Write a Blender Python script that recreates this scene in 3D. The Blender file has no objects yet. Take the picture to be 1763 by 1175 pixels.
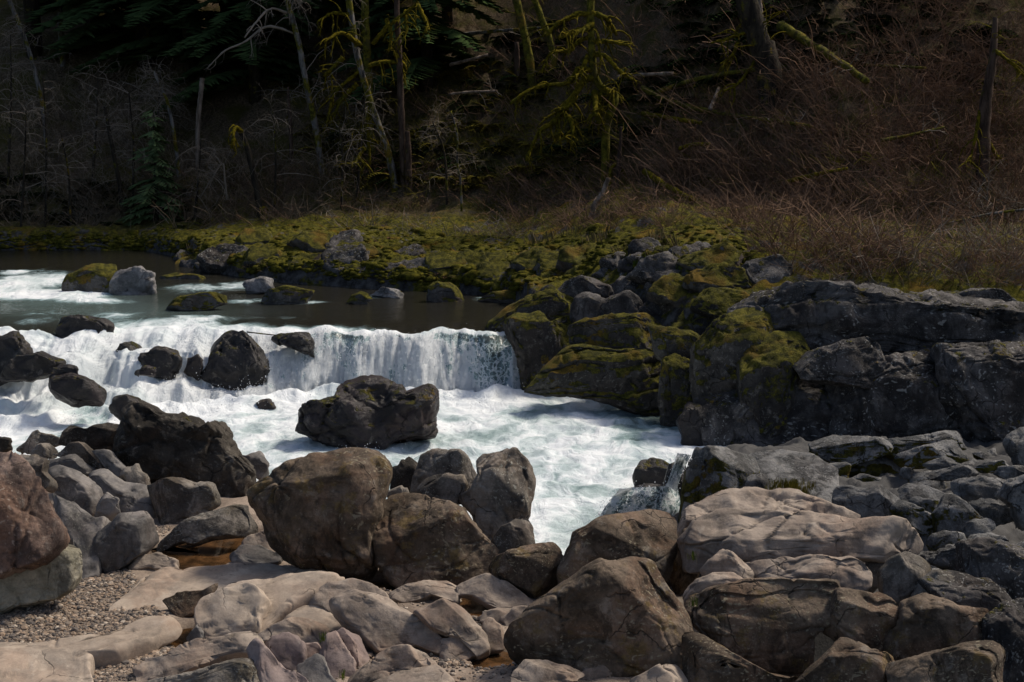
import bpy, math, random
import numpy as np
from mathutils import Vector
rng = np.random.default_rng(7); random.seed(7)
S = bpy.context.scene; COL = S.collection
# ---------------------------------------------------------------- camera, sky, sun, exposure
FPX = 2422.0; CXP, CYP = 881.5, 587.5; PITCH = math.radians(10.0); CAM = np.array([0.0, 0.0, 4.0])
cd = bpy.data.cameras.new('camera'); cam = bpy.data.objects.new('camera', cd); COL.objects.link(cam)
cam.location = CAM; cam.rotation_euler = (math.radians(90) - PITCH, 0, 0)
cd.sensor_width = 36.0; cd.lens = 36.0 * FPX / 1763.0; cd.clip_start = 0.1; cd.clip_end = 600
S.camera = cam
SUN_EL, SUN_AZ = 51.0, 60.0
w = bpy.data.worlds.new('World'); S.world = w; w.use_nodes = True
nt = w.node_tree; nt.nodes.clear()
sky = nt.nodes.new('ShaderNodeTexSky'); sky.sky_type = 'NISHITA'; sky.sun_disc = False; sky.air_density = 0.8; sky.dust_density = 3.0
sky.sun_elevation = math.radians(SUN_EL); sky.sun_rotation = math.radians(SUN_AZ)
bg = nt.nodes.new('ShaderNodeBackground'); bg.inputs[1].default_value = 0.11
ow = nt.nodes.new('ShaderNodeOutputWorld'); nt.links.new(sky.outputs[0], bg.inputs[0]); nt.links.new(bg.outputs[0], ow.inputs[0])
ld = bpy.data.lights.new('sun', 'SUN'); ld.energy = 3.2; ld.angle = math.radians(8.0); ld.color = (1.0, 0.90, 0.77)
sun = bpy.data.objects.new('sun', ld); COL.objects.link(sun)
_e, _a = math.radians(SUN_EL), math.radians(SUN_AZ)
SUND = Vector((math.sin(_a) * math.cos(_e), math.cos(_a) * math.cos(_e), math.sin(_e)))
sun.rotation_euler = SUND.to_track_quat('Z', 'Y').to_euler(); sun.location = (20, 30, 60)
S.view_settings.view_transform = 'Standard'; S.view_settings.look = 'None'; S.view_settings.exposure = 0.06
S.view_settings.gamma = 1.0; S.view_settings.use_curve_mapping = False
S.render.engine = 'CYCLES'
S.cycles.max_bounces = 5; S.cycles.diffuse_bounces = 2; S.cycles.glossy_bounces = 2; S.cycles.transmission_bounces = 4; S.cycles.transparent_max_bounces = 6
S.cycles.use_denoising = True
# ---------------------------------------------------------------- numpy noise
_P = np.random.default_rng(3).permutation(256).astype(np.int32); _P = np.concatenate([_P, _P, _P])
_G = np.random.default_rng(4).normal(size=(256, 3)); _G /= np.linalg.norm(_G, axis=1)[:, None]
def perlin(p):
    p = np.asarray(p, dtype=np.float64); i = np.floor(p).astype(np.int32); f = p - i; i &= 255
    u = f * f * f * (f * (f * 6 - 15) + 10); r = 0
    for dx in (0, 1):
        wx = u[:, 0] if dx else 1 - u[:, 0]; a = _P[(i[:, 0] + dx) & 255]
        for dy in (0, 1):
            wy = u[:, 1] if dy else 1 - u[:, 1]; b = _P[a + ((i[:, 1] + dy) & 255)]
            for dz in (0, 1):
                wz = u[:, 2] if dz else 1 - u[:, 2]; g = _G[_P[b + ((i[:, 2] + dz) & 255)]]
                r = r + wx * wy * wz * (g[:, 0] * (f[:, 0] - dx) + g[:, 1] * (f[:, 1] - dy) + g[:, 2] * (f[:, 2] - dz))
    return r * 1.5
def fbm(p, o=4, gain=0.5):
    s = 0; a = 1.0; q = np.array(p, dtype=np.float64)
    for k in range(o):
        s = s + a * perlin(q + 17.3 * k); a *= gain; q = q * 2.03
    return s
def ridged(p, o=4):
    s = 0; a = 1.0; q = np.array(p, dtype=np.float64)
    for k in range(o):
        s = s + a * (1 - 2 * np.abs(perlin(q + 9.1 * k))); a *= 0.5; q = q * 2.1
    return s / 1.9
def sstep(a, b, x):
    t = np.clip((x - a) / (b - a), 0, 1); return t * t * (3 - 2 * t)
def cells(p):
    """nearest feature point: F1, F2, random value per cell"""
    i = np.floor(p).astype(np.int32); f = p - i
    d1 = np.full(len(p), 9.0); d2 = np.full(len(p), 9.0); h1 = np.zeros(len(p))
    for dx in (-1, 0, 1):
        for dy in (-1, 0, 1):
            for dz in (-1, 0, 1):
                h = _P[_P[_P[(i[:, 0] + dx) & 255] + ((i[:, 1] + dy) & 255)] + ((i[:, 2] + dz) & 255)]
                q = np.stack([dx + (h % 16) / 16 - f[:, 0], dy + (_P[h] % 16) / 16 - f[:, 1], dz + (_P[h + 7] % 16) / 16 - f[:, 2]], 1)
                d = np.sqrt((q * q).sum(1)); m = d < d1
                d2 = np.where(m, d1, np.minimum(d2, d)); h1 = np.where(m, _P[h + 3] / 255.0, h1); d1 = np.where(m, d, d1)
    return d1, d2, h1
# ---------------------------------------------------------------- pixel <-> place
_c, _s = math.cos(PITCH), math.sin(PITCH)
def ray(px, py):
    u = (np.asarray(px, float) - CXP) / FPX; v = (np.asarray(py, float) - CYP) / FPX
    return np.stack([u, _c - v * _s, -_s - v * _c], -1)
def at_z(px, py, z):
    d = ray(px, py); t = (z - CAM[2]) / d[..., 2]; return CAM + d * t[..., None]
def at_y(px, py, y):
    d = ray(px, py); t = y / d[..., 1]; return CAM + d * np.asarray(t)[..., None]
ZM = {'A': (0, 700, 2.474), 'B': (400, 740, 2.702), 'C': (850, 740, 2.702), 'D': (1300, 700, 2.473), 'E': (1000, 400, 2.136),
      'F': (500, 560, 2.519), 'G': (1380, 720, 4.196), 'H': (850, 440, 3.456), 'I': (1180, 840, 3.024), 'J': (0, 740, 3.918),
      'K': (200, 980, 3.833), 'L': (0, 380, 3.916), 'P': (0, 0, 1), 'T': (0, 0, 2.611), 'U': (550, 0, 2.611), 'V': (1100, 0, 2.35)}
def P(s):
    """'A x,y x,y ...' -> photo points"""
    t = s.split(); ox, oy, k = ZM[t[0]]
    a = np.array([[float(q) for q in p.split(',')] for p in t[1:]]); return a / k + np.array([ox, oy])
# ---------------------------------------------------------------- mesh helpers
def mk(name, v, f, mat=None, parent=None, smooth=True, loc=None, attrs=None, uv=None):
    v = np.asarray(v, dtype=np.float64); me = bpy.data.meshes.new(name)
    if loc is not None: v = v - np.asarray(loc)
    fs = [np.asarray(q, dtype=np.int32) for q in (f if isinstance(f, list) else [f]) if len(q)]
    me.vertices.add(len(v)); me.vertices.foreach_set('co', v.astype(np.float32).ravel())
    nl = sum(q.size for q in fs); npoly = sum(len(q) for q in fs)
    me.loops.add(nl); me.polygons.add(npoly)
    li = np.concatenate([q.ravel() for q in fs]); me.loops.foreach_set('vertex_index', li)
    st = []; o = 0
    for q in fs:
        st.append(o + np.arange(len(q)) * q.shape[1]); o += q.size
    me.polygons.foreach_set('loop_start', np.concatenate(st).astype(np.int32))
    me.polygons.foreach_set('use_smooth', np.full(npoly, smooth))
    for k, a in (attrs or {}).items():
        at = me.attributes.new(k, 'FLOAT', 'POINT'); at.data.foreach_set('value', np.asarray(a, dtype=np.float32))
    if uv is not None:
        ul = me.uv_layers.new(name='flow'); ul.data.foreach_set('uv', uv[li].astype(np.float32).ravel())
    me.update(calc_edges=True); me.validate()
    if mat: me.materials.append(mat)
    o = bpy.data.objects.new(name, me); COL.objects.link(o)
    if loc is not None: o.location = loc
    if parent is not None: o.parent = parent
    return o
def tag(o, label=None, cat=None, group=None, kind=None):
    for k, x in (('label', label), ('category', cat), ('group', group), ('kind', kind)):
        if x: o[k] = x
    return o
def root(name, loc, label, cat, group=None):
    o = bpy.data.objects.new(name, None); COL.objects.link(o); o.location = loc; o.empty_display_size = 0.2
    return tag(o, label, cat, group)
def grid_faces(nr, nc):
    i = np.arange(nr - 1)[:, None] * nc + np.arange(nc - 1)[None]; i = i.ravel()
    return np.stack([i, i + 1, i + nc + 1, i + nc], 1)
class Buf:
    def __init__(s): s.v = []; s.f = {3: [], 4: []}; s.n = 0
    def add(s, v, f):
        f = np.asarray(f); s.v.append(np.asarray(v, float)); s.f[f.shape[1]].append(f + s.n); s.n += len(v)
    def get(s):
        return np.concatenate(s.v), [np.concatenate(q) for q in s.f.values() if q]
    def tube(s, path, rad, n=6, lump=0.0, cap=True):
        p = np.asarray(path, float); m = len(p); r = np.broadcast_to(np.asarray(rad, float), (m,)) if np.ndim(rad) else np.full(m, rad)
        t = np.gradient(p, axis=0); t /= np.linalg.norm(t, axis=1)[:, None] + 1e-9
        up = np.array([0.31, 0.2, 0.93]) if abs(t[0, 2]) < 0.8 else np.array([0.9, 0.4, 0.1])
        a = np.cross(t, up); a /= np.linalg.norm(a, axis=1)[:, None] + 1e-9; b = np.cross(t, a)
        th = np.arange(n) / n * 2 * math.pi
        ring = a[:, None] * np.cos(th)[None, :, None] + b[:, None] * np.sin(th)[None, :, None]
        rr = r[:, None] * np.ones((m, n))
        if lump: rr = rr * (1 + lump * rng.uniform(-1, 1.3, (m, n)))
        v = (p[:, None] + ring * rr[..., None]).reshape(-1, 3)
        i = (np.arange(m - 1)[:, None] * n + np.arange(n)[None]).ravel(); j = (np.arange(m - 1)[:, None] * n + (np.arange(n)[None] + 1) % n).ravel()
        s.add(v, np.stack([i, j, j + n, i + n], 1))
        if cap:
            k = (m - 1) * n; s.f[3].append(np.array([[k, k + q, k + q + 1] for q in range(1, n - 1)]) + s.n - len(v))
            s.f[3].append(np.array([[0, q + 1, q] for q in range(1, n - 1)]) + s.n - len(v))
def spl(pts, n):
    """smooth resample of a polyline"""
    p = np.asarray(pts, float)
    if len(p) < 3:
        t = np.linspace(0, 1, n)[:, None]; return p[0] * (1 - t) + p[-1] * t
    q = np.vstack([2 * p[0] - p[1], p, 2 * p[-1] - p[-2]]); out = []
    for x in np.linspace(0, len(p) - 1 - 1e-6, n):
        k = int(x); t = x - k; a, b, c, d = q[k], q[k + 1], q[k + 2], q[k + 3]
        out.append(0.5 * (2 * b + (c - a) * t + (2 * a - 5 * b + 4 * c - d) * t * t + (3 * b - a - 3 * c + d) * t ** 3))
    return np.array(out)
# ---------------------------------------------------------------- node helper
class NT:
    def __init__(s, name):
        s.m = bpy.data.materials.new(name); s.m.use_nodes = True; s.t = s.m.node_tree; s.t.nodes.clear()
        s.out = s.t.nodes.new('ShaderNodeOutputMaterial')
    def n(s, ty, **kw):
        o = s.t.nodes.new('ShaderNode' + ty)
        for k, x in kw.items(): setattr(o, k, x)
        return o
    def put(s, sock, x):
        if hasattr(x, 'is_output'): s.t.links.new(x, sock)
        else:
            try: sock.default_value = x
            except Exception: sock.default_value = (*x, 1.0)
    def noise(s, vec, sc, det=4, ro=0.55, dis=0.0):
        o = s.n('TexNoise'); s.put(o.inputs['Vector'], vec); s.put(o.inputs['Scale'], sc); s.put(o.inputs['Detail'], det)
        s.put(o.inputs['Roughness'], ro); s.put(o.inputs['Distortion'], dis); return o.outputs['Fac']
    def vor(s, vec, sc, feat='F1'):
        o = s.n('TexVoronoi', feature=feat); s.put(o.inputs['Vector'], vec); s.put(o.inputs['Scale'], sc); return o.outputs['Distance']
    def math(s, op, a, b=0.0, c=0.0, clamp=False):
        o = s.n('Math', operation=op, use_clamp=clamp); s.put(o.inputs[0], a); s.put(o.inputs[1], b); s.put(o.inputs[2], c); return o.outputs[0]
    def ss(s, x, a, b, lo=0.0, hi=1.0):
        o = s.n('MapRange', interpolation_type='SMOOTHSTEP'); s.put(o.inputs[0], x); s.put(o.inputs[1], a); s.put(o.inputs[2], b)
        s.put(o.inputs[3], lo); s.put(o.inputs[4], hi); return o.outputs[0]
    def mix(s, f, a, b, mode='MIX'):
        o = s.n('Mix', data_type='RGBA', blend_type=mode); s.put(o.inputs[0], f); s.put(o.inputs[6], a); s.put(o.inputs[7], b); return o.outputs[2]
    def vmul(s, v, k):
        o = s.n('VectorMath', operation='MULTIPLY'); s.put(o.inputs[0], v); s.put(o.inputs[1], k); return o.outputs[0]
    def vadd(s, v, k):
        o = s.n('VectorMath', operation='ADD'); s.put(o.inputs[0], v); s.put(o.inputs[1], k); return o.outputs[0]
    def bump(s, h, strength, dist, nrm=None):
        o = s.n('Bump'); s.put(o.inputs['Strength'], strength); s.put(o.inputs['Distance'], dist); s.put(o.inputs['Height'], h)
        if nrm is not None: s.put(o.inputs['Normal'], nrm)
        return o.outputs[0]
    def obj(s):
        tc = s.n('TexCoord'); oi = s.n('ObjectInfo'); r = s.n('VectorMath', operation='SCALE')
        s.put(r.inputs[0], (37.0, 19.0, 53.0)); s.put(r.inputs['Scale'], oi.outputs['Random'])
        return s.vadd(tc.outputs['Object'], r.outputs[0])
    def attr(s, name):
        o = s.n('Attribute', attribute_name=name); return o.outputs['Fac']
    def nz(s):
        g = s.n('NewGeometry'); x = s.n('SeparateXYZ'); s.put(x.inputs[0], g.outputs['Normal']); return x.outputs[2]
    def pbsdf(s, col, rough=0.85, nrm=None, spec=0.3, **kw):
        o = s.n('BsdfPrincipled'); s.put(o.inputs['Base Color'], col); s.put(o.inputs['Roughness'], rough); s.put(o.inputs['Specular IOR Level'], spec)
        if nrm is not None: s.put(o.inputs['Normal'], nrm)
        for k, x in kw.items(): s.put(o.inputs[k], x)
        s.t.links.new(o.outputs[0], s.out.inputs[0]); return o
MOSSC = ((0.20, 0.178, 0.022), (0.045, 0.046, 0.008), (0.22, 0.135, 0.022))
def moss_col(t, v):
    a = t.noise(v, 9, 5, 0.65); b = t.noise(v, 1.7, 3); c = t.noise(v, 60, 2)
    k = t.mix(t.ss(a, 0.35, 0.68), MOSSC[1], MOSSC[0]); k = t.mix(t.ss(b, 0.52, 0.72), k, MOSSC[2])
    return t.mix(t.ss(c, 0.3, 0.7, 0.0, 0.45), k, (0.016, 0.017, 0.004))
def rock_mat(name, c1, c2, stain=0.5, stainc=(0.035, 0.028, 0.022), lichen=0.25, lichc=(0.30, 0.29, 0.24), moss=0.0, mossside=0.0,
             iron=0.2, rough=0.85, spec=0.25, bump=1.0, sc=1.0, ochre=0.0, grain=0.5):
    t = NT(name); v = t.obj()
    n1 = t.noise(v, 1.9 * sc, 9, 0.66, 0.4); n2 = t.noise(v, 0.9 * sc, 6, 0.6, 0.8); n3 = t.noise(v, 38 * sc, 4, 0.6); n4 = t.noise(v, 5.5 * sc, 9, 0.72, 0.3)
    col = t.mix(t.ss(n1, 0.40, 0.60), c1, c2)
    col = t.mix(t.math('MULTIPLY', t.ss(n2, 0.50, 0.60), iron), col, (0.24, 0.12, 0.065))
    if stain:
        st_ = t.noise(t.vmul(v, (1.0, 1.0, 0.45)), 2.6 * sc, 9, 0.72, 0.5)
        f = t.math('MULTIPLY', t.ss(t.math('ADD', t.math('MULTIPLY', st_, 0.7), t.math('MULTIPLY', n2, 0.3)), 0.50, 0.57), stain); col = t.mix(f, col, stainc)
    if ochre: col = t.mix(t.math('MULTIPLY', t.ss(t.noise(v, 3.4 * sc, 8, 0.7), 0.55, 0.63), ochre), col, (0.17, 0.115, 0.035))
    col = t.mix(t.ss(n3, 0.25, 0.75, 0.0, grain), col, t.mix(0.6, col, (0.0, 0.0, 0.0)))
    col = t.mix(t.ss(n4, 0.55, 0.68, 0.0, 0.5), col, t.mix(0.45, col, (0.5, 0.45, 0.38)))
    col = t.mix(t.ss(n4, 0.45, 0.34, 0.0, 0.6), col, t.mix(0.55, col, (0.0, 0.0, 0.0)))
    band = t.noise(t.vmul(v, (0.5, 0.8, 7.0)), 2.4 * sc, 5, 0.6, 0.4); col = t.mix(t.ss(band, 0.54, 0.64, 0.0, 0.35), col, t.mix(0.5, col, (0.02, 0.017, 0.014)))
    wob = t.n('TexNoise'); t.put(wob.inputs['Vector'], v); t.put(wob.inputs['Scale'], 2.5 * sc); t.put(wob.inputs['Detail'], 4.0)
    crack = t.vor(t.vadd(v, t.vmul(wob.outputs['Color'], (0.45, 0.45, 0.45))), 1.35 * sc, 'DISTANCE_TO_EDGE')
    gate = t.ss(t.noise(v, 1.9 * sc, 3), 0.50, 0.58); ck = t.math('MULTIPLY', t.ss(crack, 0.011, 0.002), gate)
    if lichen:
        d = t.vor(t.vadd(v, t.n('TexNoise').outputs['Color']), 9 * sc); m = t.noise(v, 1.6 * sc, 3); e = t.noise(v, 34 * sc, 3)
        lf = t.math('MULTIPLY', t.ss(t.math('ADD', d, t.math('MULTIPLY', e, 0.35)), 0.50, 0.34), t.ss(m, 0.46, 0.54))
        d2 = t.vor(v, 31 * sc); lf2 = t.math('MULTIPLY', t.ss(d2, 0.26, 0.16), t.ss(t.noise(v, 3.1 * sc, 2), 0.47, 0.55))
        lf = t.math('MULTIPLY', t.math('MAXIMUM', lf, t.math('MULTIPLY', lf2, 0.35)), lichen, clamp=True); col = t.mix(lf, col, lichc)
    col = t.mix(t.math('MULTIPLY', ck, 0.6), col, (0.014, 0.012, 0.010))
    h = t.math('ADD', t.math('MULTIPLY', n4, 0.55), t.math('MULTIPLY', n3, 0.10)); h = t.math('ADD', h, t.math('MULTIPLY', n1, 0.5))
    h = t.math('SUBTRACT', h, t.math('MULTIPLY', ck, 0.35))
    if moss or mossside:
        z = t.nz(); mn = t.math('ADD', t.math('MULTIPLY', t.noise(v, 3.5, 5, 0.65), 0.7), t.math('MULTIPLY', t.noise(v, 14, 4, 0.6), 0.3))
        if mossside: zz = t.ss(z, 0.65, 0.15); a = mossside
        else: zz = t.ss(z, -0.1, 0.7); a = moss
        mf = t.ss(t.math('ADD', t.math('ADD', mn, t.math('MULTIPLY', zz, 0.45)), a), 0.93, 1.03)
        col = t.mix(mf, col, moss_col(t, v)); mb = t.math('MULTIPLY', t.math('MULTIPLY', t.noise(v, 45, 4, 0.75), mf), 0.8)
        h = t.math('ADD', h, mb); rr = t.math('MAXIMUM', mf, rough)
    else: rr = rough
    t.pbsdf(col, rr, t.bump(h, 0.9 * bump, 0.06), spec); return t.m
# ---------------------------------------------------------------- materials
M = {}
M['tan'] = rock_mat('sandstone', (0.235, 0.188, 0.15), (0.37, 0.305, 0.245), stain=0.55, stainc=(0.10, 0.083, 0.068), lichen=0.15, iron=0.25, bump=0.5, grain=0.25)
M['sand'] = rock_mat('pale_sandstone', (0.36, 0.29, 0.225), (0.48, 0.395, 0.31), stain=0.45, stainc=(0.19, 0.16, 0.13), lichen=0.05, iron=0.25, bump=0.35, grain=0.2)
M['grey'] = rock_mat('grey_stone', (0.115, 0.107, 0.10), (0.24, 0.222, 0.205), stain=0.6, stainc=(0.055, 0.053, 0.05), lichen=0.3, iron=0.10, bump=0.5, grain=0.3)
M['purple'] = rock_mat('mauve_stone', (0.22, 0.17, 0.155), (0.34, 0.27, 0.24), stain=0.4, stainc=(0.11, 0.09, 0.082), lichen=0.12, iron=0.25, bump=0.45, grain=0.25)
M['boulder'] = rock_mat('brown_boulder_stone', (0.075, 0.055, 0.037), (0.20, 0.15, 0.107), stain=0.8, stainc=(0.035, 0.026, 0.017), lichen=0.7, lichc=(0.29, 0.25, 0.17), iron=0.25, ochre=0.6)
M['red'] = rock_mat('reddish_boulder_stone', (0.12, 0.082, 0.066), (0.25, 0.18, 0.145), stain=0.7, stainc=(0.045, 0.033, 0.03), lichen=0.6, lichc=(0.36, 0.29, 0.23), iron=0.4)
M['lichen'] = rock_mat('lichened_pale_stone', (0.20, 0.185, 0.13), (0.36, 0.33, 0.25), stain=0.7, stainc=(0.06, 0.054, 0.043), lichen=0.5, iron=0.05)
M['greyb'] = rock_mat('grey_brown_boulder_stone', (0.11, 0.098, 0.08), (0.26, 0.23, 0.195), stain=0.75, stainc=(0.04, 0.034, 0.029), lichen=0.75, lichc=(0.34, 0.33, 0.28), iron=0.12, ochre=0.15)
M['crag'] = rock_mat('dark_crag_stone', (0.026, 0.022, 0.017), (0.070, 0.059, 0.046), stain=0.6, stainc=(0.022, 0.019, 0.015), lichen=0.4, lichc=(0.2, 0.19, 0.16), iron=0.08, moss=-0.12, bump=1.3)
M['wet'] = rock_mat('wet_black_rock', (0.010, 0.009, 0.009), (0.026, 0.022, 0.021), stain=0.4, stainc=(0.007, 0.006, 0.006), lichen=0.0, iron=0.05, rough=0.42, spec=0.35, moss=-0.04, bump=1.4)
M['wetpurple'] = rock_mat('wet_purple_rock', (0.013, 0.010, 0.010), (0.040, 0.029, 0.028), stain=0.5, stainc=(0.008, 0.007, 0.006), lichen=0.0, iron=0.08, rough=0.42, spec=0.35, moss=-0.03, bump=1.4)
M['cliff'] = rock_mat('dark_cliff_rock', (0.034, 0.031, 0.029), (0.125, 0.116, 0.11), stain=0.65, stainc=(0.02, 0.019, 0.018), lichen=0.85, lichc=(0.30, 0.29, 0.265), iron=0.05, moss=-0.06, bump=1.3)  # pale tone and lichen contrast partly stand in for sunlit facets
M['cliffmoss'] = rock_mat('mossy_cliff_rock', (0.036, 0.033, 0.029), (0.085, 0.078, 0.068), stain=0.6, stainc=(0.02, 0.018, 0.016), lichen=0.4, lichc=(0.22, 0.21, 0.19), iron=0.05, moss=0.21, bump=1.2)
M['out'] = rock_mat('mottled_outcrop_rock', (0.10, 0.10, 0.098), (0.25, 0.245, 0.235), stain=0.75, stainc=(0.028, 0.028, 0.028), lichen=0.6, lichc=(0.28, 0.28, 0.27), iron=0.03, bump=1.5, sc=1.5)
M['outmoss'] = rock_mat('mottled_rock_with_mossy_face', (0.11, 0.11, 0.105), (0.26, 0.255, 0.245), stain=0.7, stainc=(0.03, 0.03, 0.028), lichen=0.55, lichc=(0.28, 0.28, 0.27), iron=0.03, mossside=0.10, bump=1.4, sc=1.4)
M['mossy'] = rock_mat('moss_covered_rock', (0.06, 0.055, 0.05), (0.14, 0.13, 0.12), stain=0.4, stainc=(0.03, 0.028, 0.025), lichen=0.4, moss=0.26, bump=1.2)
M['pale'] = rock_mat('pale_wet_rock', (0.11, 0.107, 0.104), (0.28, 0.272, 0.268), stain=0.55, stainc=(0.05, 0.048, 0.045), lichen=0.3, moss=-0.08, iron=0.02, rough=0.5, bump=1.3)

# ---------------------------------------------------------------- ground shapes
def interp(x, xs, ys): return np.interp(x, xs, ys)
def near_shore(x): return interp(x, [-9, -7, -4.2, -3.2, -2, -0.6, 0.3, 0.9, 1.5, 2.1, 2.6, 3.2, 9], [20.0, 19.2, 18.6, 18.0, 16.6, 15.6, 14.9, 14.7, 15.6, 17.6, 19.2, 19.8, 20.5])
PUD = {k: None for k in ()}
def near_z(x, y):
    s = near_shore(x); return -0.75 - 0.02 * np.clip(y - 13, 0, 9) - 1.1 * sstep(-0.9, 0.7, y - s)
def ground_hit(px, py, f, y0, y1, n=600):
    ys = np.linspace(y0, y1, n); p = at_y(np.full(n, px), np.full(n, py), ys)
    d = p[:, 2] - f(p[:, 0], p[:, 1]); k = np.where(d < 0)[0]
    return p[k[0]] if len(k) else p[-1]
def far_shore(x): return interp(x, [-30, -9.5, -8, -6.5, -5, -3, -1, -0.1, 0.35, 1.0, 1.9, 2.4, 2.9, 4, 9, 30], [36.5, 35.8, 34.0, 31.0, 29.6, 28.6, 27.9, 27.3, 25.2, 24.3, 23.2, 22.0, 21.3, 21.2, 21.4, 22])
def hill_toe(x): return interp(x, [-30, -10, -4, 0, 2, 4, 7, 30], [38.5, 38, 37.5, 36.5, 34.5, 31, 27.5, 26])
def bank_z(x, y, detail=False):
    x = np.asarray(x, float); y = np.asarray(y, float); s = far_shore(x); t = y - s
    right = sstep(0.0, 3.2, x)
    flat = 0.20 + 0.06 * np.clip(t, 0, 12) + right * 0.8 * sstep(0.3, 3.0, t)
    z = -1.6 + (flat + 1.6) * sstep(-0.6, 0.6 + 0.9 * right, t)
    L = np.clip(y - hill_toe(x), 0, None); z = z + 0.62 * L + 0.10 * np.clip(L - 2, 0, 6)
    if detail:
        p = np.stack([x.ravel(), y.ravel() * 0.8, np.zeros(x.size)], 1)
        n = 0.26 * ridged(p * 0.55, 4) + 0.17 * ridged(p * np.array([1.3, 1.9, 1]) + 5, 3) + 0.10 * ridged(p * np.array([3, 4.4, 1]) + 2, 3)
        z = z + (n.reshape(x.shape) - 0.06) * sstep(-0.4, 0.8, t) * (0.9 + 0.5 * sstep(0, 8, L))
    return z
def water_lip(x): return interp(x, [-30, -9, -8, -7, -6.4, -5.5, -4, -2, 0, 5], [23.6, 23.6, 23.7, 24.0, 24.3, 24.1, 23.9, 23.75, 23.7, 23.7])
def water_w(x): return interp(x, [-30, -9, -7.2, -6.4, -5.2, -4.4, -3.6, -2.5, 0, 5], [2.4, 2.4, 2.6, 2.5, 2.0, 1.5, 0.95, 0.75, 0.66, 0.65])
def low_z(y): return -1.0 - 0.02 * np.clip(23.3 - y, 0, 12)

# ---------------------------------------------------------------- rock builder
_sph = {}
def sphere(n):
    if n not in _sph:
        g = np.tan(np.linspace(-1, 1, n + 1) * math.pi / 4); a, b = np.meshgrid(g, g, indexing='ij'); o = np.ones_like(a)
        vs = []; fs = []; k = 0
        for ax in range(3):
            for sg in (1, -1):
                q = [None] * 3; q[ax] = o * sg; q[(ax + 1) % 3] = a * sg; q[(ax + 2) % 3] = b
                vs.append(np.stack(q, -1).reshape(-1, 3)); fs.append(grid_faces(n + 1, n + 1) + k); k += (n + 1) ** 2
        v = np.concatenate(vs); v /= np.linalg.norm(v, axis=1)[:, None]; f = np.concatenate(fs)
        _, ix, inv = np.unique(np.round(v, 6), axis=0, return_index=True, return_inverse=True); v = v[ix]; f = inv.ravel()[f]
        c = v[f]; nn = np.cross(c[:, 1] - c[:, 0], c[:, 3] - c[:, 0]); fl = (nn * c.mean(1)).sum(1) < 0; f[fl] = f[fl][:, ::-1]
        _sph[n] = (v, f)
    return _sph[n]
def polar(poly, m=360, sm=2):
    """largest ray-polygon hit for each angle (polygon already about its centre)"""
    th = np.arange(m) / m * 2 * math.pi; d = np.stack([np.cos(th), np.sin(th)], 1); a = poly; b = np.roll(poly, -1, 0); R = np.full(m, 0.02)
    for p, q in zip(a, b):
        e = q - p; den = d[:, 0] * e[1] - d[:, 1] * e[0]; den = np.where(np.abs(den) < 1e-9, 1e-9, den)
        t = (p[0] * e[1] - p[1] * e[0]) / den; u = (p[0] * d[:, 1] - p[1] * d[:, 0]) / den
        ok = (t > 0) & (u >= -1e-6) & (u <= 1 + 1e-6); R = np.where(ok, np.maximum(R, t), R)
    for _ in range(sm): R = (np.roll(R, 1) + 2 * R + np.roll(R, -1)) / 4
    return R
ROCKS = []
RS = [100]
STY = {  # low noise, mid noise, fine noise, facets, facet depth, edge softness, cracks
    'smooth': dict(lo=0.10, mid=0.0, fi=0.006, nf=6, fd=(0.76, 0.95), es=0.016, cr=6, cell=0.035, crest=0.11, dent=5, E=0.58),
    'boulder': dict(lo=0.09, mid=0.045, fi=0.016, nf=12, fd=(0.70, 0.92), es=0.016, cr=5, cell=0.025, E=0.6, dent=3),
    'block': dict(lo=0.05, mid=0.03, fi=0.012, nf=14, fd=(0.66, 0.90), es=0.014, cr=5, cell=0.05, E=0.45, grow=1.10),
    'crag': dict(lo=0.12, mid=0.09, fi=0.03, nf=10, fd=(0.74, 0.95), es=0.014, cr=4, cell=0.10, E=0.58),
    'cliff': dict(lo=0.07, mid=0.09, fi=0.03, nf=12, fd=(0.70, 0.93), es=0.010, cr=7, cell=0.07, E=0.42, grow=1.15)}
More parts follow.
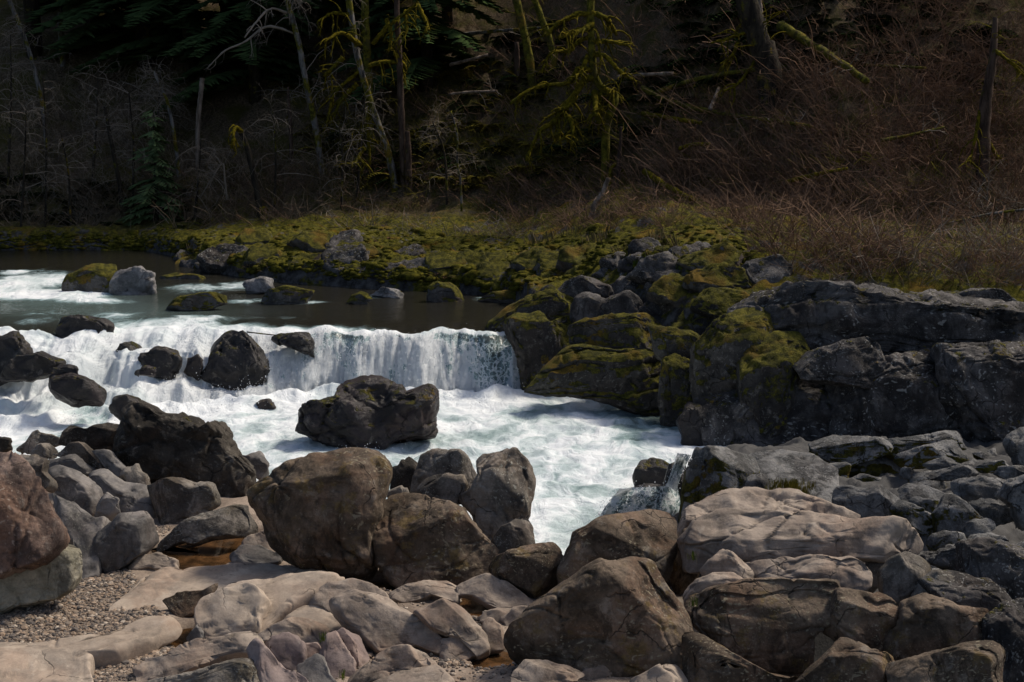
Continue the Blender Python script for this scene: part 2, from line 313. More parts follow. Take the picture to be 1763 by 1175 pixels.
def rock(spec, mat, label, sty='boulder', y=None, z=None, tau=72, th=0.8, top=None, e=None, name='boulder', cat='boulder', group=None, seed=None, gf=near_z, sink=0.08, q=1.0, strata=0.0, parent=None, y0=8.0, y1=40, front=-0.08, fcut=0.66, grow=None):
    grow = grow or STY[sty].get('grow', 1.04); e = e if e is not None else STY[sty].get('E', 0.68)
    px = P(spec) if isinstance(spec, str) else spec
    RS[0] += 1; r = np.random.default_rng(seed if seed is not None else RS[0]); st = STY[sty]
    bi = np.argmax(px[:, 1]); b = px[bi]
    if y is not None: A = at_y(b[0], b[1], y)
    elif z is not None: A = at_z(b[0], b[1], z)
    else: A = ground_hit(b[0], b[1], gf, y0, y1)
    ta = math.radians(tau); X = np.array([1.0, 0, 0]); V = np.array([0, math.cos(ta), math.sin(ta)]); N = np.array([0, -math.sin(ta), math.cos(ta)])
    d = ray(px[:, 0], px[:, 1]); t = ((A - CAM) @ N) / (d @ N); W3 = CAM + d * t[:, None]
    q2 = np.stack([(W3 - A) @ X, (W3 - A) @ V], 1); hgt = q2[:, 1].max() - q2[:, 1].min()
    lowf = np.clip(1 - (q2[:, 1] - q2[:, 1].min()) / (0.35 * hgt), 0, 1); q2[:, 1] -= lowf * sink * hgt
    lo, hi = q2.min(0), q2.max(0); c = (lo + hi) / 2; half = (hi - lo) / 2
    R = polar((q2 - c) / half); szpx = max(np.ptp(px[:, 0]), np.ptp(px[:, 1]))
    n = int(np.clip(szpx * 0.17 * q, 9, 60)); D, F = sphere(n)
    T = th * min(half); 
    if half.max() > 2.2 * half.min(): T *= 1.25
    cosp = np.sqrt(np.clip(1 - D[:, 2] ** 2, 0, 1)); ang = (np.arctan2(D[:, 1], D[:, 0]) % (2 * math.pi)) / (2 * math.pi) * 360
    k = np.floor(ang).astype(int) % 360; fr = ang - np.floor(ang); rad = (R[k] * (1 - fr) + R[(k + 1) % 360] * fr) * cosp ** e
    p = np.stack([rad * D[:, 0] / (cosp + 1e-9) * half[0], rad * D[:, 1] / (cosp + 1e-9) * half[1], np.sign(D[:, 2]) * np.abs(D[:, 2]) ** e * T], 1)
    s = (half[0] * half[1]) ** 0.5
    def cut(nv, h, k):
        nonlocal p
        nv = nv / np.linalg.norm(nv); x = (p @ nv - h) / (k * s)
        p = p - nv[None] * (np.logaddexp(0, np.clip(x, -30, 60)) * k * s)[:, None]
    if top is None and ta > 0.9: top = 0.16 + 0.1 * r.random()
    if top is not None:
        bt = half[1]; be = half[1] - top * 2 * half[1]
        nv = np.array([0.12 * r.normal(), T, (bt - be)]); nv /= np.linalg.norm(nv); cut(nv, nv @ np.array([0, be, T]), st['es'] * 0.8)
    for _ in range(st['nf']):
        nv = np.array([r.normal(), r.normal() * 0.8 + 0.1, abs(r.normal()) * 1.1 + 0.45]); nv /= np.linalg.norm(nv)
        if r.random() < 0.3: nv[2] *= -1
        cut(nv, (p @ nv).max() * r.uniform(*st['fd']), st['es'])
    if front is not None:
        nv = np.array([r.normal() * 0.10, front + r.normal() * 0.03, 1.0]); nv /= np.linalg.norm(nv); cut(nv, (p @ nv).max() * fcut, st['es'] * 0.9)
    aN = (np.arctan2(p[:, 1] / half[1], p[:, 0] / half[0]) % (2 * math.pi)) / (2 * math.pi) * 72; rN = np.hypot(p[:, 0] / half[0], p[:, 1] / half[1])
    mx = np.zeros(72); np.maximum.at(mx, aN.astype(int) % 72, rN); g = np.clip(R.reshape(72, 5).mean(1) / np.maximum(mx, 1e-3), 0.92, 1.45)
    for _ in range(2): g = (np.roll(g, 1) + 2 * g + np.roll(g, -1)) / 4
    ax_ = aN - 0.5; k2 = np.floor(ax_).astype(int); f2_ = ax_ - k2; gg = g[k2 % 72] * (1 - f2_) + g[(k2 + 1) % 72] * f2_; p[:, :2] *= (gg * grow)[:, None]
    nr = p / np.array([half[0], half[1], T]) ** 2; nr /= np.linalg.norm(nr, axis=1)[:, None] + 1e-9
    nr = nr * 0.6 + np.array([0, 0, 0.4]) * np.sign(p[:, 2:3]); nr /= np.linalg.norm(nr, axis=1)[:, None] + 1e-9
    off = r.uniform(0, 90, 3); u = p / s
    ss = min(1.0, (T / s) * 1.2 + 0.2)
    if st['cell']:
        wv = u + 0.12 * np.stack([perlin(u * 2 + off), perlin(u * 2 + off + 7), perlin(u * 2 + off + 13)], 1)
        f1, f2, hv = cells(wv * 1.7 + off); p = p + nr * (s * ss * st['cell'] * ((hv - 0.6) * 1.4 * sstep(0, 0.12, f2 - f1) - 0.5 * (1 - sstep(0, 0.10, f2 - f1))))[:, None]
    dsp = st['lo'] * perlin(u * 1.3 + off) + st['mid'] * (ridged(u * 2.6 + off, 3) - 0.3) + st['fi'] * fbm(u * 9 + off, 3)
    if st.get('crest'): dsp = dsp + st['crest'] * (0.35 - np.abs(perlin(u * np.array([1.5, 2.2, 1.5]) + off + 3))) + 0.25 * st['crest'] * (0.3 - np.abs(perlin(u * 4.2 + off + 3)))
    p = p + nr * (dsp * s * ss)[:, None]
    for _ in range(st.get('dent', 1)):
        kx = r.integers(len(p)); rd = r.uniform(0.18, 0.5) * s
        if p[kx, 2] > 0: p = p - nr * (r.uniform(0.04, 0.13) * s * ss * np.exp(-((p - p[kx]) ** 2).sum(1) / rd ** 2))[:, None]
    for _ in range(st['cr']):
        nv = np.array([r.normal(), r.normal(), r.normal() * 0.5]); nv /= np.linalg.norm(nv)
        ds = u @ nv - r.uniform(-0.6, 0.6) + 0.10 * perlin(u * 1.7 + off + 31) + 0.03 * perlin(u * 6 + off)
        wd = r.uniform(0.012, 0.03); gate = sstep(-0.1, 0.3, perlin(u * 1.1 + off + 50) + r.uniform(0.0, 0.6))
        p = p - nr * (s * ss * gate * (0.06 * np.exp(-(ds / wd) ** 2) + 0.025 * r.uniform(0.3, 1) * sstep(-0.02, 0.02, ds)))[:, None]
    if strata:
        zc = u[:, 1] * 3.2 + 0.35 * u[:, 0] * r.normal() + 0.5 * perlin(u * 1.2 + off); kf = np.floor(zc).astype(int); fz = zc - kf
        hs = np.random.default_rng(int(off[0] * 99)).uniform(-1, 1, 64); ll = hs[kf % 64] * (1 - sstep(0.86, 1.0, fz)) + hs[(kf + 1) % 64] * sstep(0.86, 1.0, fz)
        p = p + np.array([0, 0, 1.0]) * (strata * s * ll * (p[:, 2] > -0.2 * T) - strata * 0.8 * s * np.exp(-((fz - 0.93) / 0.05) ** 2))[:, None]
    O = A + X * c[0] + V * c[1]; wv = O + p[:, :1] * X + p[:, 1:2] * V + p[:, 2:3] * N
    o = mk(name, wv, F, M[mat] if isinstance(mat, str) else mat, parent=parent, loc=O if parent is None else None)
    if parent is None: tag(o, label, cat, group)
    ROCKS.append((A, s)); return o
# ---------------------------------------------------------------- river
def water_mat():
    t = NT('river_water'); uv = t.n('UVMap', uv_map='flow').outputs[0]; tc = t.n('TexCoord').outputs['Object']
    foam = t.attr('foam'); face = t.attr('face'); pal = t.attr('teal')
    warp = t.n('TexNoise'); t.put(warp.inputs['Vector'], uv); t.put(warp.inputs['Scale'], 0.9); t.put(warp.inputs['Detail'], 3.0)
    w2 = t.vadd(uv, t.vmul(warp.outputs['Color'], (0.9, 0.9, 0.9)))
    a = t.noise(t.vmul(w2, (0.8, 0.6, 1.0)), 1.1, 7, 0.56, 1.0)           # broad swirls
    b = t.noise(t.vmul(w2, (0.7, 0.45, 1.0)), 4.2, 8, 0.62, 1.3)           # strands
    c = t.noise(t.vmul(uv, (1.0, 0.17, 1.0)), 13.0, 7, 0.7, 0.3)           # falling threads
    g = t.noise(tc, 55, 3, 0.7)
    wn2 = t.n('TexNoise'); t.put(wn2.inputs['Vector'], uv); t.put(wn2.inputs['Scale'], 9.0); t.put(wn2.inputs['Detail'], 4.0)
    vz = t.n('TexVoronoi', feature='DISTANCE_TO_EDGE'); t.put(vz.inputs['Vector'], t.vadd(t.vmul(uv, (1.0, 0.55, 1.0)), t.vmul(wn2.outputs['Color'], (0.22, 0.22, 0.22)))); t.put(vz.inputs['Scale'], 11.0)
    web = t.math('MULTIPLY', t.ss(vz.outputs[0], 0.22, 0.0), t.attr('web'))
    pool = t.math('ADD', t.math('MULTIPLY', a, 0.54), t.math('ADD', t.math('MULTIPLY', b, 0.40), t.math('MULTIPLY', g, 0.12)))
    fall = t.math('ADD', t.math('MULTIPLY', c, 0.58), t.math('ADD', t.math('MULTIPLY', b, 0.22), t.math('MULTIPLY', web, 0.16)))
    fall = t.math('ADD', fall, t.math('MULTIPLY', g, 0.10))
    n = t.n('Mix', data_type='FLOAT'); t.put(n.inputs[0], face); t.put(n.inputs[2], pool); t.put(n.inputs[3], fall)
    x = t.math('ADD', t.math('SUBTRACT', n.outputs[0], 0.5), foam)
    m = t.ss(x, t.math('ADD', 0.42, t.math('MULTIPLY', face, 0.03)), t.math('SUBTRACT', 0.66, t.math('MULTIPLY', face, 0.08)))
    m2 = t.ss(x, 0.26, 0.62)
    under = t.mix(pal, (0.020, 0.019, 0.015), (0.17, 0.245, 0.235))
    under = t.mix(t.math('MULTIPLY', face, 0.7), under, (0.055, 0.065, 0.066))
    col = t.mix(m2, under, (0.34, 0.49, 0.51)); col = t.mix(m, col, (0.86, 0.90, 0.91))
    col = t.mix(t.math('MULTIPLY', t.ss(a, 0.56, 0.36), t.math('MULTIPLY', t.math('SUBTRACT', 1.0, face), 0.55)), col, t.mix(m, under, (0.42, 0.55, 0.55)))
    rg = t.math('ADD', 0.07, t.math('MULTIPLY', m2, 0.55))
    rip = t.noise(t.vmul(uv, (1.0, 2.2, 1.0)), 7, 5, 0.6, 0.4)
    hh = t.math('ADD', t.math('MULTIPLY', pool, 1.0), t.math('MULTIPLY', t.math('MULTIPLY', c, face), 0.6))
    n1 = t.bump(rip, 0.35, 0.03); n2 = t.bump(hh, t.ss(m2, 0, 1, 0.1, 0.9), 0.14, n1)
    pb = t.pbsdf(col, rg, n2, 0.5, IOR=1.33); tr = t.n('BsdfTranslucent'); t.put(tr.inputs[0], t.mix(0.5, col, (0.8, 0.9, 0.92))); mx = t.n('MixShader')
    t.put(mx.inputs[0], t.math('MULTIPLY', m, t.math('MULTIPLY', face, 0.25))); t.t.links.new(pb.outputs[0], mx.inputs[1]); t.t.links.new(tr.outputs[0], mx.inputs[2]); t.t.links.new(mx.outputs[0], t.out.inputs[0]); return t.m
M['water'] = water_mat()
NC = 620; xs = np.linspace(-15.0, 5.2, NC)
qu = np.concatenate([1 - np.linspace(1, 0, 150) ** 1.0])            # upper reach 0..1 (far -> lip)
rows_up, rows_f, rows_lo = 170, 120, 250
jit = 0.26 * fbm(np.stack([xs * 1.4, xs * 0, xs * 0 + 3], 1), 4) + 0.05 * perlin(np.stack([xs * 7, xs * 0, xs * 0], 1))
jit = jit + 0.55 * sstep(-3.0, -4.5, xs) * perlin(np.stack([xs * 0.75, xs * 0 + 4, xs * 0], 1))
lip = water_lip(xs) + jit; wid = water_w(xs) * (1 + 0.5 * perlin(np.stack([xs * 1.1, xs * 0, xs * 0 + 9], 1)))
tu = np.linspace(0, 1, rows_up) ** 0.7
Yu = 41 + (lip[None] + 0.0 - 41) * tu[:, None]
tf = np.linspace(0, 1, rows_f + 1)[1:]
Yf = lip[None] - wid[None] * (tf[:, None] ** 0.75)
tl = np.linspace(0, 1, rows_lo + 1)[1:]
Yl = (lip - wid)[None] + (13.4 - (lip - wid)[None]) * tl[:, None] ** 1.1
Y = np.concatenate([Yu, Yf, Yl]); X = np.broadcast_to(xs[None], Y.shape)
lipv = (0.07 * fbm(np.stack([xs * 1.5, xs * 0, xs * 0 + 40], 1), 3))[None]
lipZ = (-0.06 + lipv) * sstep(1.2, 0, Y - lip[None])
zf = -(tf[:, None] ** 1.55) * np.ones_like(Yf)
lf_ = sstep(-3.3, -4.6, xs)[None]; ph_ = (2.2 * perlin(np.stack([xs * 0.8, xs * 0, xs * 0 + 70], 1)))[None]; stp = tf[:, None] + 0.115 * np.sin(2 * np.pi * 2 * tf[:, None] + ph_) * np.sin(np.pi * tf[:, None])
zf = zf * (1 - lf_) - stp * lf_
Z = np.concatenate([lipZ[:rows_up], -0.06 + lipv * (1 - tf[:, None]) + zf * (-(low_z((lip - wid)[None])) - 0.06), low_z(Yl)])
fc = np.concatenate([np.zeros(rows_up), sstep(0, 0.12, tf) * 1.0, 1 - sstep(0, 0.035, tl)])[:, None] * np.ones_like(Y)
fc = fc * (1 - 0.75 * sstep(1.0, 3.0, wid))[None]
up = np.concatenate([np.ones(rows_up), np.zeros(rows_f + rows_lo)])[:, None] * np.ones_like(Y)
lowm = np.concatenate([np.zeros(rows_up), tf ** 2, np.ones(rows_lo)])[:, None] * np.ones_like(Y)
# arc length downstream as the flow coordinate
dl = np.sqrt(np.diff(Y, axis=0) ** 2 + np.diff(Z, axis=0) ** 2); SV = np.vstack([np.zeros((1, NC)), np.cumsum(dl, 0)])
SV = SV - SV[rows_up - 1][None]
# foam where the photograph has it
def spot(px, py, rx, ry, z=0.0):
    c = at_z(px, py, z); a = at_z(px + rx, py, z); b = at_z(px, py - ry, z); return np.exp(-((X - c[0]) / (a[0] - c[0])) ** 2 - ((Y - c[1]) / (b[1] - c[1])) ** 2)
FO = np.full(Y.shape, 0.08)
TE = np.zeros(Y.shape)
FU = 0.07 + 0.0 * Y
for a in [(50, 486, 90, 16, .72), (20, 510, 150, 9, .60), (130, 508, 60, 8, .45), (150, 520, 60, 6, .36), (50, 540, 90, 6, .28), (20, 470, 40, 4, .4), (210, 522, 60, 5, .22), (330, 498, 50, 10, .5), (420, 492, 40, 9, .5), (430, 520, 60, 5, .34), (540, 522, 40, 4, .4),
          (650, 512, 30, 4, .42), (850, 517, 50, 5, .5), (300, 560, 150, 9, .55), (520, 566, 140, 7, .52), (200, 545, 60, 8, .36), (330, 548, 60, 5, .4), (60, 553, 60, 5, .25), (120, 575, 60, 8, .5), (420, 548, 100, 3, .22), (860, 568, 30, 6, .3)]:
    FU = FU + a[4] * spot(*a[:4])
TU = 0.55 * spot(60, 520, 190, 22) + 0.35 * spot(250, 540, 160, 14)
nx = perlin(np.stack([xs * 0.9, xs * 0, xs * 0 + 22], 1)) + 0.6 * perlin(np.stack([xs * 2.3, xs * 0, xs * 0 + 2], 1))
FF = (0.62 + 0.24 * nx)[None] + (0.24 + 0.10 * sstep(-3.3, -4.6, xs)[None]) * fbm(np.stack([X.ravel() * 1.6, SV.ravel() * 1.1, X.ravel() * 0 + 61], 1), 3).reshape(Y.shape)
def band(px0, px1, y=23.6):
    a = (px0 - CXP) / FPX * y; b = (px1 - CXP) / FPX * y; return sstep(a - 0.15, a + 0.1, X) * (1 - sstep(b - 0.1, b + 0.15, X))
FF = FF + 0.08 * band(560, 740) - 0.16 * band(815, 905) - 0.22 * band(668, 722) * (1 - sstep(-0.55, -0.3, Z)) - 0.22 * band(255, 320, 24.3) * (1 - sstep(-0.9, -0.6, -Z - 1.0)) + 0.10 * band(330, 350, 24.2)
FF = FF - 0.14 * band(560, 905) * (1 - sstep(-0.34, -0.12, -Z - 0.42))
FF = FF + 0.22 * sstep(-0.55, -1.0, Z) - 0.10 * (1 - sstep(-0.22, -0.10, -Z - 0.3)) + 0.14 * sstep(1.0, 2.2, wid)[None]
FL = 0.55 + 0.24 * np.exp(-((lip - wid)[None] - Y) / 0.8)
for a in [(30, 690, 75, 16, -.42), (20, 705, 50, 12, -.2), (170, 722, 60, 14, -.24), (1100, 700, 70, 14, -.30), (1130, 730, 60, 16, -.20), (1040, 690, 90, 8, -.12), (1100, 760, 40, 20, -.16), (900, 712, 70, 10, -.16), (450, 690, 25, 9, -.2),
          (600, 790, 60, 12, -.10), (960, 850, 40, 30, -.02), (690, 762, 40, 8, -.10), (300, 790, 150, 22, -.04), (90, 655, 120, 8, .1)]:
    FL = FL + a[4] * spot(*a[:4], z=-1.05)
TL = 0.9 - 0.5 * spot(1110, 720, 110, 30, -1.05) - 0.35 * spot(40, 695, 90, 20, -1.05)
FO = np.where(up > 0.5, FU, FF * fc + FL * (1 - fc)); TE = np.where(up > 0.5, np.clip(TU, 0, 1), np.clip(TL, 0, 1) * lowm + 0.4 * (1 - lowm))
# waves
pt = np.stack([X.ravel(), Y.ravel(), np.zeros(X.size)], 1)
wv = (0.085 * ridged(pt * np.array([0.9, 1.3, 1]), 4) + 0.035 * fbm(pt * np.array([2.6, 3.6, 1]) + 8, 4)).reshape(Y.shape)
fine = (0.018 * ridged(pt * np.array([6, 7, 1]) + 3, 3)).reshape(Y.shape)
amp = np.where(up > 0.5, 0.10 + 1.0 * np.clip(FU - 0.1, 0, 0.8), 1.0) * (1 - 0.5 * fc)
rap = sstep(-6.0, -7.6, X) * np.exp(-((Y - 23.3) / 2.4) ** 2)
FL = FL + 0
Z = Z + wv * amp * (1 + 0.5 * rap) + fine * amp * np.clip(FO, 0.1, 1)
Z = Z + (0.16 * (ridged(np.stack([X.ravel() * 1.5, SV.ravel() * 1.3, X.ravel() * 0 + 5], 1), 4) - 0.4) + 0.04 * fbm(np.stack([X.ravel() * 6, SV.ravel() * 4, X.ravel() * 0 + 5], 1), 3)).reshape(Y.shape) * np.concatenate([np.zeros(rows_up), np.sin(np.pi * np.minimum(tf * 1.0, 1)), np.zeros(rows_lo)])[:, None] * sstep(0.9, 2.2, wid)[None]
ps = np.stack([X.ravel() * 6, SV.ravel() * 0.9, np.zeros(X.size)], 1)
thr = (0.15 * ridged(ps, 3) + 0.05 * perlin(ps * np.array([3.0, 2.2, 1]))).reshape(Y.shape)
Yo = Y - fc * thr * 0.9 + fc * 0.10 * perlin(np.stack([X.ravel() * 2.3, SV.ravel() * 0.5, np.zeros(X.size)], 1)).reshape(Y.shape)
Z = Z + 0.15 * np.exp(-((lip - wid)[None] - Y - 0.15) ** 2 / 0.08) * np.where(up > 0.5, 0, 1) * (1 - fc) * (1 + 0.8 * perlin(pt * 2.2).reshape(Y.shape))
vv = np.stack([X, Yo, Z], -1).reshape(-1, 3); RWATER = (X, Yo, Z, fc, FO)
rv = mk('river', vv, grid_faces(Y.shape[0], NC)[:, ::-1], M['water'], attrs={'web': (0.65 + 0.7 * band(810, 910)).ravel(), 'foam': FO.ravel(), 'face': fc.ravel(), 'teal': TE.ravel()}, uv=np.stack([X.ravel(), SV.ravel()], 1))
tag(rv, 'turbulent white and teal river tumbling over a low rock ledge', kind='structure')
def water_z(x, y):
    x = np.asarray(x, float); y = np.asarray(y, float); return np.where(y > water_lip(x) - 0.2, 0.0, low_z(y))
# ---------------------------------------------------------------- far bank and hillside
def bank_mat():
    t = NT('mossy_bank_ground'); v = t.n('TexCoord').outputs['Object']; z = t.nz(); up_ = t.attr('uphill')
    mo = moss_col(t, v); n4 = t.noise(v, 3, 7, 0.68); st = t.mix(t.ss(t.noise(v, 5, 7, 0.65), 0.35, 0.68), (0.028, 0.026, 0.025), (0.13, 0.125, 0.12))
    f = t.ss(t.math('ADD', t.math('ADD', n4, t.math('MULTIPLY', t.noise(v, 0.7, 3), 0.55)), t.math('MULTIPLY', z, 0.35)), 0.93, 1.04)
    low = t.mix(f, st, mo)
    li = t.mix(t.ss(t.noise(v, 16, 6, 0.75), 0.34, 0.66), (0.045, 0.035, 0.021), (0.18, 0.132, 0.083)); li = t.mix(t.ss(t.noise(v, 1.1, 5, 0.65), 0.42, 0.60, 0.0, 0.85), li, (0.065, 0.06, 0.013))
    col = t.mix(up_, low, li)
    h = t.math('ADD', t.math('MULTIPLY', t.noise(v, 14, 8, 0.75), 0.7), t.math('MULTIPLY', t.noise(v, 60, 3), 0.35))
    t.pbsdf(col, 0.95, t.bump(h, 1.0, 0.09), 0.1); return t.m
M['bank'] = bank_mat()
gx = np.concatenate([np.linspace(-60, -14.2, 36), np.arange(-14, 10, 0.075), np.linspace(10.3, 60, 40)])
gy = np.concatenate([np.arange(18.6, 38, 0.085), np.linspace(38, 50, 70)[1:], np.linspace(50, 120, 50)[1:]])
GX, GY = np.meshgrid(gx, gy); GZ = bank_z(GX, GY, True)
uphill = sstep(-1.6, 0.8, GY - hill_toe(GX) + 1.2 * perlin(np.stack([GX.ravel() * 0.6, GY.ravel() * 0.6, GX.ravel() * 0], 1)).reshape(GX.shape))
bk = mk('mossy_bank', np.stack([GX, GY, GZ], -1).reshape(-1, 3), grid_faces(len(gy), len(gx)), M['bank'], attrs={'uphill': uphill.ravel()})
tag(bk, 'mossy far river bank rising into a dark brown hillside', kind='structure')
# ---------------------------------------------------------------- near ledge
PUDP = ['J 985,725 1040,790 1340,735 1760,680 1760,720 1650,800 1600,850 1340,940 1190,950 1190,900 1100,850', 'K 360,480 430,380 560,380 650,470 560,525 440,530 335,515',
        'B 1040,750 1180,800 1260,830 1180,880 1060,850', 'B 1090,1075 1260,1005 1350,1075 1200,1100', 'J 960,300 1150,315 1010,372', 'J 600,970 720,930 900,880 1010,815 960,870 760,960', 'D 880,165 1040,150 1060,215 920,225', 'B 500,715 660,690 1050,690 1060,740 760,740']
def inpoly(x, y, poly):
    c = np.zeros(np.shape(x), bool); j = len(poly) - 1
    for i in range(len(poly)):
        xi, yi = poly[i]; xj, yj = poly[j]; m = ((yi > y) != (yj > y)) & (x < (xj - xi) * (y - yi) / (yj - yi + 1e-12) + xi); c ^= m; j = i
    return c
PW = []
for s in PUDP:
    q = P(s); PW.append(np.array([ground_hit(a, b, near_z, 8, 24)[:2] for a, b in q]))
nx_ = np.arange(-9, 9, 0.045); ny_ = np.arange(7.0, 22, 0.045); NX, NY = np.meshgrid(nx_, ny_)
NZ = near_z(NX, NY); pn = np.stack([NX.ravel(), NY.ravel(), NX.ravel() * 0], 1)
farm = sstep(1.2, 2.4, NX) * sstep(13.4, 14.4, NY)
NZ = NZ + (0.06 * (ridged(pn * 0.9, 4) - 0.4) + 0.014 * fbm(pn * 5, 3)).reshape(NX.shape) + farm * (0.22 * (ridged(pn * 1.3 + 4, 4) - 0.4) + 0.05 * ridged(pn * 5, 3)).reshape(NX.shape)
NZ = NZ - 0.95 * sstep(1.5, 2.6, NX) * (1 - sstep(12.2, 13.2, NY))
carve = np.zeros_like(NX)
for p in PW:
    c = p.mean(0); big = c + (p - c) * 1.15; carve = np.maximum(carve, inpoly(NX, NY, big).astype(float))
for _ in range(4): carve = (carve + np.roll(carve, 1, 0) + np.roll(carve, -1, 0) + np.roll(carve, 1, 1) + np.roll(carve, -1, 1)) / 5
NZ = NZ - 0.10 * carve
def ledge_mat():
    t = NT('bedrock_ledge'); v = t.n('TexCoord').outputs['Object']; n = t.noise(v, 2.1, 8, 0.62); g = t.noise(v, 45, 4, 0.65); wet = t.attr('wet')
    col = t.mix(t.ss(n, 0.35, 0.66), (0.20, 0.155, 0.12), (0.40, 0.32, 0.25)); col = t.mix(t.ss(g, 0.3, 0.7, 0, 0.55), col, (0.09, 0.07, 0.055))
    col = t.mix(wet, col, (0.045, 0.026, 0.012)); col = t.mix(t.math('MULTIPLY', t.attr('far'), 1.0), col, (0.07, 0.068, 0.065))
    h = t.math('ADD', t.math('MULTIPLY', n, 0.6), t.math('MULTIPLY', g, 0.15)); t.pbsdf(col, 0.85, t.bump(h, 0.8, 0.05), 0.25); return t.m
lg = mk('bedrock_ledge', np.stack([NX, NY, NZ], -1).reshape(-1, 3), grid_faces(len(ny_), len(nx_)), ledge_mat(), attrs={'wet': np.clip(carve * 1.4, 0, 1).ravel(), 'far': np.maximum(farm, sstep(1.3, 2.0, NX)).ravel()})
tag(lg, 'worn bedrock ledge under the near boulders', kind='structure')
def pud_mat():
    t = NT('tannin_puddle'); v = t.n('TexCoord').outputs['Object']; n = t.noise(v, 5, 6, 0.6)
    col = t.mix(t.ss(n, 0.35, 0.65), (0.030, 0.017, 0.008), (0.115, 0.058, 0.024)); t.pbsdf(col, 0.06, t.bump(t.noise(v, 9, 2), 0.06, 0.02), 0.5, IOR=1.33); return t.m
M['pud'] = pud_mat()
for p in PW:
    c = p.mean(0); q = spl(np.vstack([p, p[:1]]), 60)[:-1]; q = c + (q - c) * 1.06; z = float(near_z(c[0], c[1])) - 0.045
    vs = np.vstack([np.append(c, z), np.column_stack([q, np.full(len(q), z)])]); k = np.arange(len(q)); o = mk('puddle', vs, np.stack([np.zeros_like(k), 1 + k, 1 + (k + 1) % len(q)], 1), M['pud'], loc=np.append(c, z))
    tag(o, 'still brown puddle in the bedrock ledge', kind='structure')
# ---------------------------------------------------------------- gravel
def ico():
    t = (1 + 5 ** 0.5) / 2; v = np.array([(-1, t, 0), (1, t, 0), (-1, -t, 0), (1, -t, 0), (0, -1, t), (0, 1, t), (0, -1, -t), (0, 1, -t), (t, 0, -1), (t, 0, 1), (-t, 0, -1), (-t, 0, 1)], float)
    f = np.array([(0, 11, 5), (0, 5, 1), (0, 1, 7), (0, 7, 10), (0, 10, 11), (1, 5, 9), (5, 11, 4), (11, 10, 2), (10, 7, 6), (7, 1, 8), (3, 9, 4), (3, 4, 2), (3, 2, 6), (3, 6, 8), (3, 8, 9), (4, 9, 5), (2, 4, 11), (6, 2, 10), (8, 6, 7), (9, 8, 1)])
    return v / np.linalg.norm(v[0]), f
ICO = ico()
def rotm(n, r, full=True):
    q = r.normal(size=(n, 4)); q /= np.linalg.norm(q, axis=1)[:, None]; a, b, c, d = q.T
    return np.stack([np.stack([1 - 2 * (c * c + d * d), 2 * (b * c - a * d), 2 * (b * d + a * c)], -1), np.stack([2 * (b * c + a * d), 1 - 2 * (b * b + d * d), 2 * (c * d - a * b)], -1), np.stack([2 * (b * d - a * c), 2 * (c * d + a * b), 1 - 2 * (b * b + c * c)], -1)], 1)
def rotz(n, r):
    a = r.uniform(0, 2 * math.pi, n); c, s = np.cos(a), np.sin(a); z = np.zeros(n); o = np.ones(n)
    return np.stack([np.stack([c, -s, z], -1), np.stack([s, c, z], -1), np.stack([z, z, o], -1)], 1)
def scatter(tv, tf, pos, R, sc):
    """many copies of one small shape joined"""
    n = len(pos); v = np.einsum('nij,kj->nki', R, tv) * np.reshape(sc, (n, 1, -1)) + pos[:, None]; f = tf[None] + (np.arange(n) * len(tv))[:, None, None]
    return v.reshape(-1, 3), f.reshape(-1, tf.shape[1])
GRAV = ['A -60,900 60,850 300,790 350,725 540,700 600,760 640,850 760,930 500,1000 0,1030 -60,1030', 'A 390,1080 500,1080 700,1000 800,1000 780,1070 620,1110 580,1180 380,1180', 'B 960,1080 1100,1060 1110,1100 950,1105', 'A 640,500 740,520 700,560 640,560', 'P 330,1000 900,990 900,1175 330,1175', 'P 80,820 265,830 265,930 120,930', 'P 950,1120 1180,1140 1180,1175 950,1175']
pos = []
for s, k in zip(GRAV, (7500, 3000, 350, 120, 3500, 900, 400)):
    g = np.array([ground_hit(a, b, near_z, 7, 22)[:2] for a, b in P(s)]); lo, hi = g.min(0), g.max(0)
    c = rng.uniform(lo, hi, (k * 4, 2)); c = c[inpoly(c[:, 0], c[:, 1], g)][:k]; pos.append(c)
pos = np.concatenate(pos); zz = NZ[np.clip(((pos[:, 1] - 7.0) / 0.045).astype(int), 0, len(ny_) - 1), np.clip(((pos[:, 0] + 9) / 0.045).astype(int), 0, len(nx_) - 1)]
def gravel_mat(name, a, b):
    t = NT(name); g = t.n('NewGeometry'); r = g.outputs['Random Per Island']; t.pbsdf(t.mix(r, a, b), 0.8, None, 0.3); return t.m
def gm():
    t = NT('gravel'); r = t.n('NewGeometry').outputs['Random Per Island']; c = t.n('ValToRGB'); t.put(c.inputs[0], r); e = c.color_ramp.elements
    e[0].color = (0.05, 0.045, 0.042, 1); e[1].color = (0.42, 0.36, 0.29, 1)
    for p_, k in ((0.3, (0.13, 0.11, 0.095, 1)), (0.55, (0.22, 0.17, 0.125, 1)), (0.8, (0.30, 0.215, 0.15, 1))): x = e.new(p_); x.color = k
    t.pbsdf(c.outputs[0], 0.75, None, 0.3); return t.m
sz = np.exp(rng.normal(math.log(0.0105), 0.42, len(pos))); sc3 = sz[:, None] * np.stack([rng.uniform(0.8, 1.4, len(pos)), rng.uniform(0.8, 1.3, len(pos)), rng.uniform(0.5, 0.9, len(pos))], 1)
v, f = scatter(ICO[0], ICO[1], np.column_stack([pos, zz + sz * 0.25]), rotm(len(pos), rng), sc3)
tag(mk('gravel', v, f, gm(), smooth=False), 'loose tan and grey gravel patch on the near bedrock', kind='stuff')
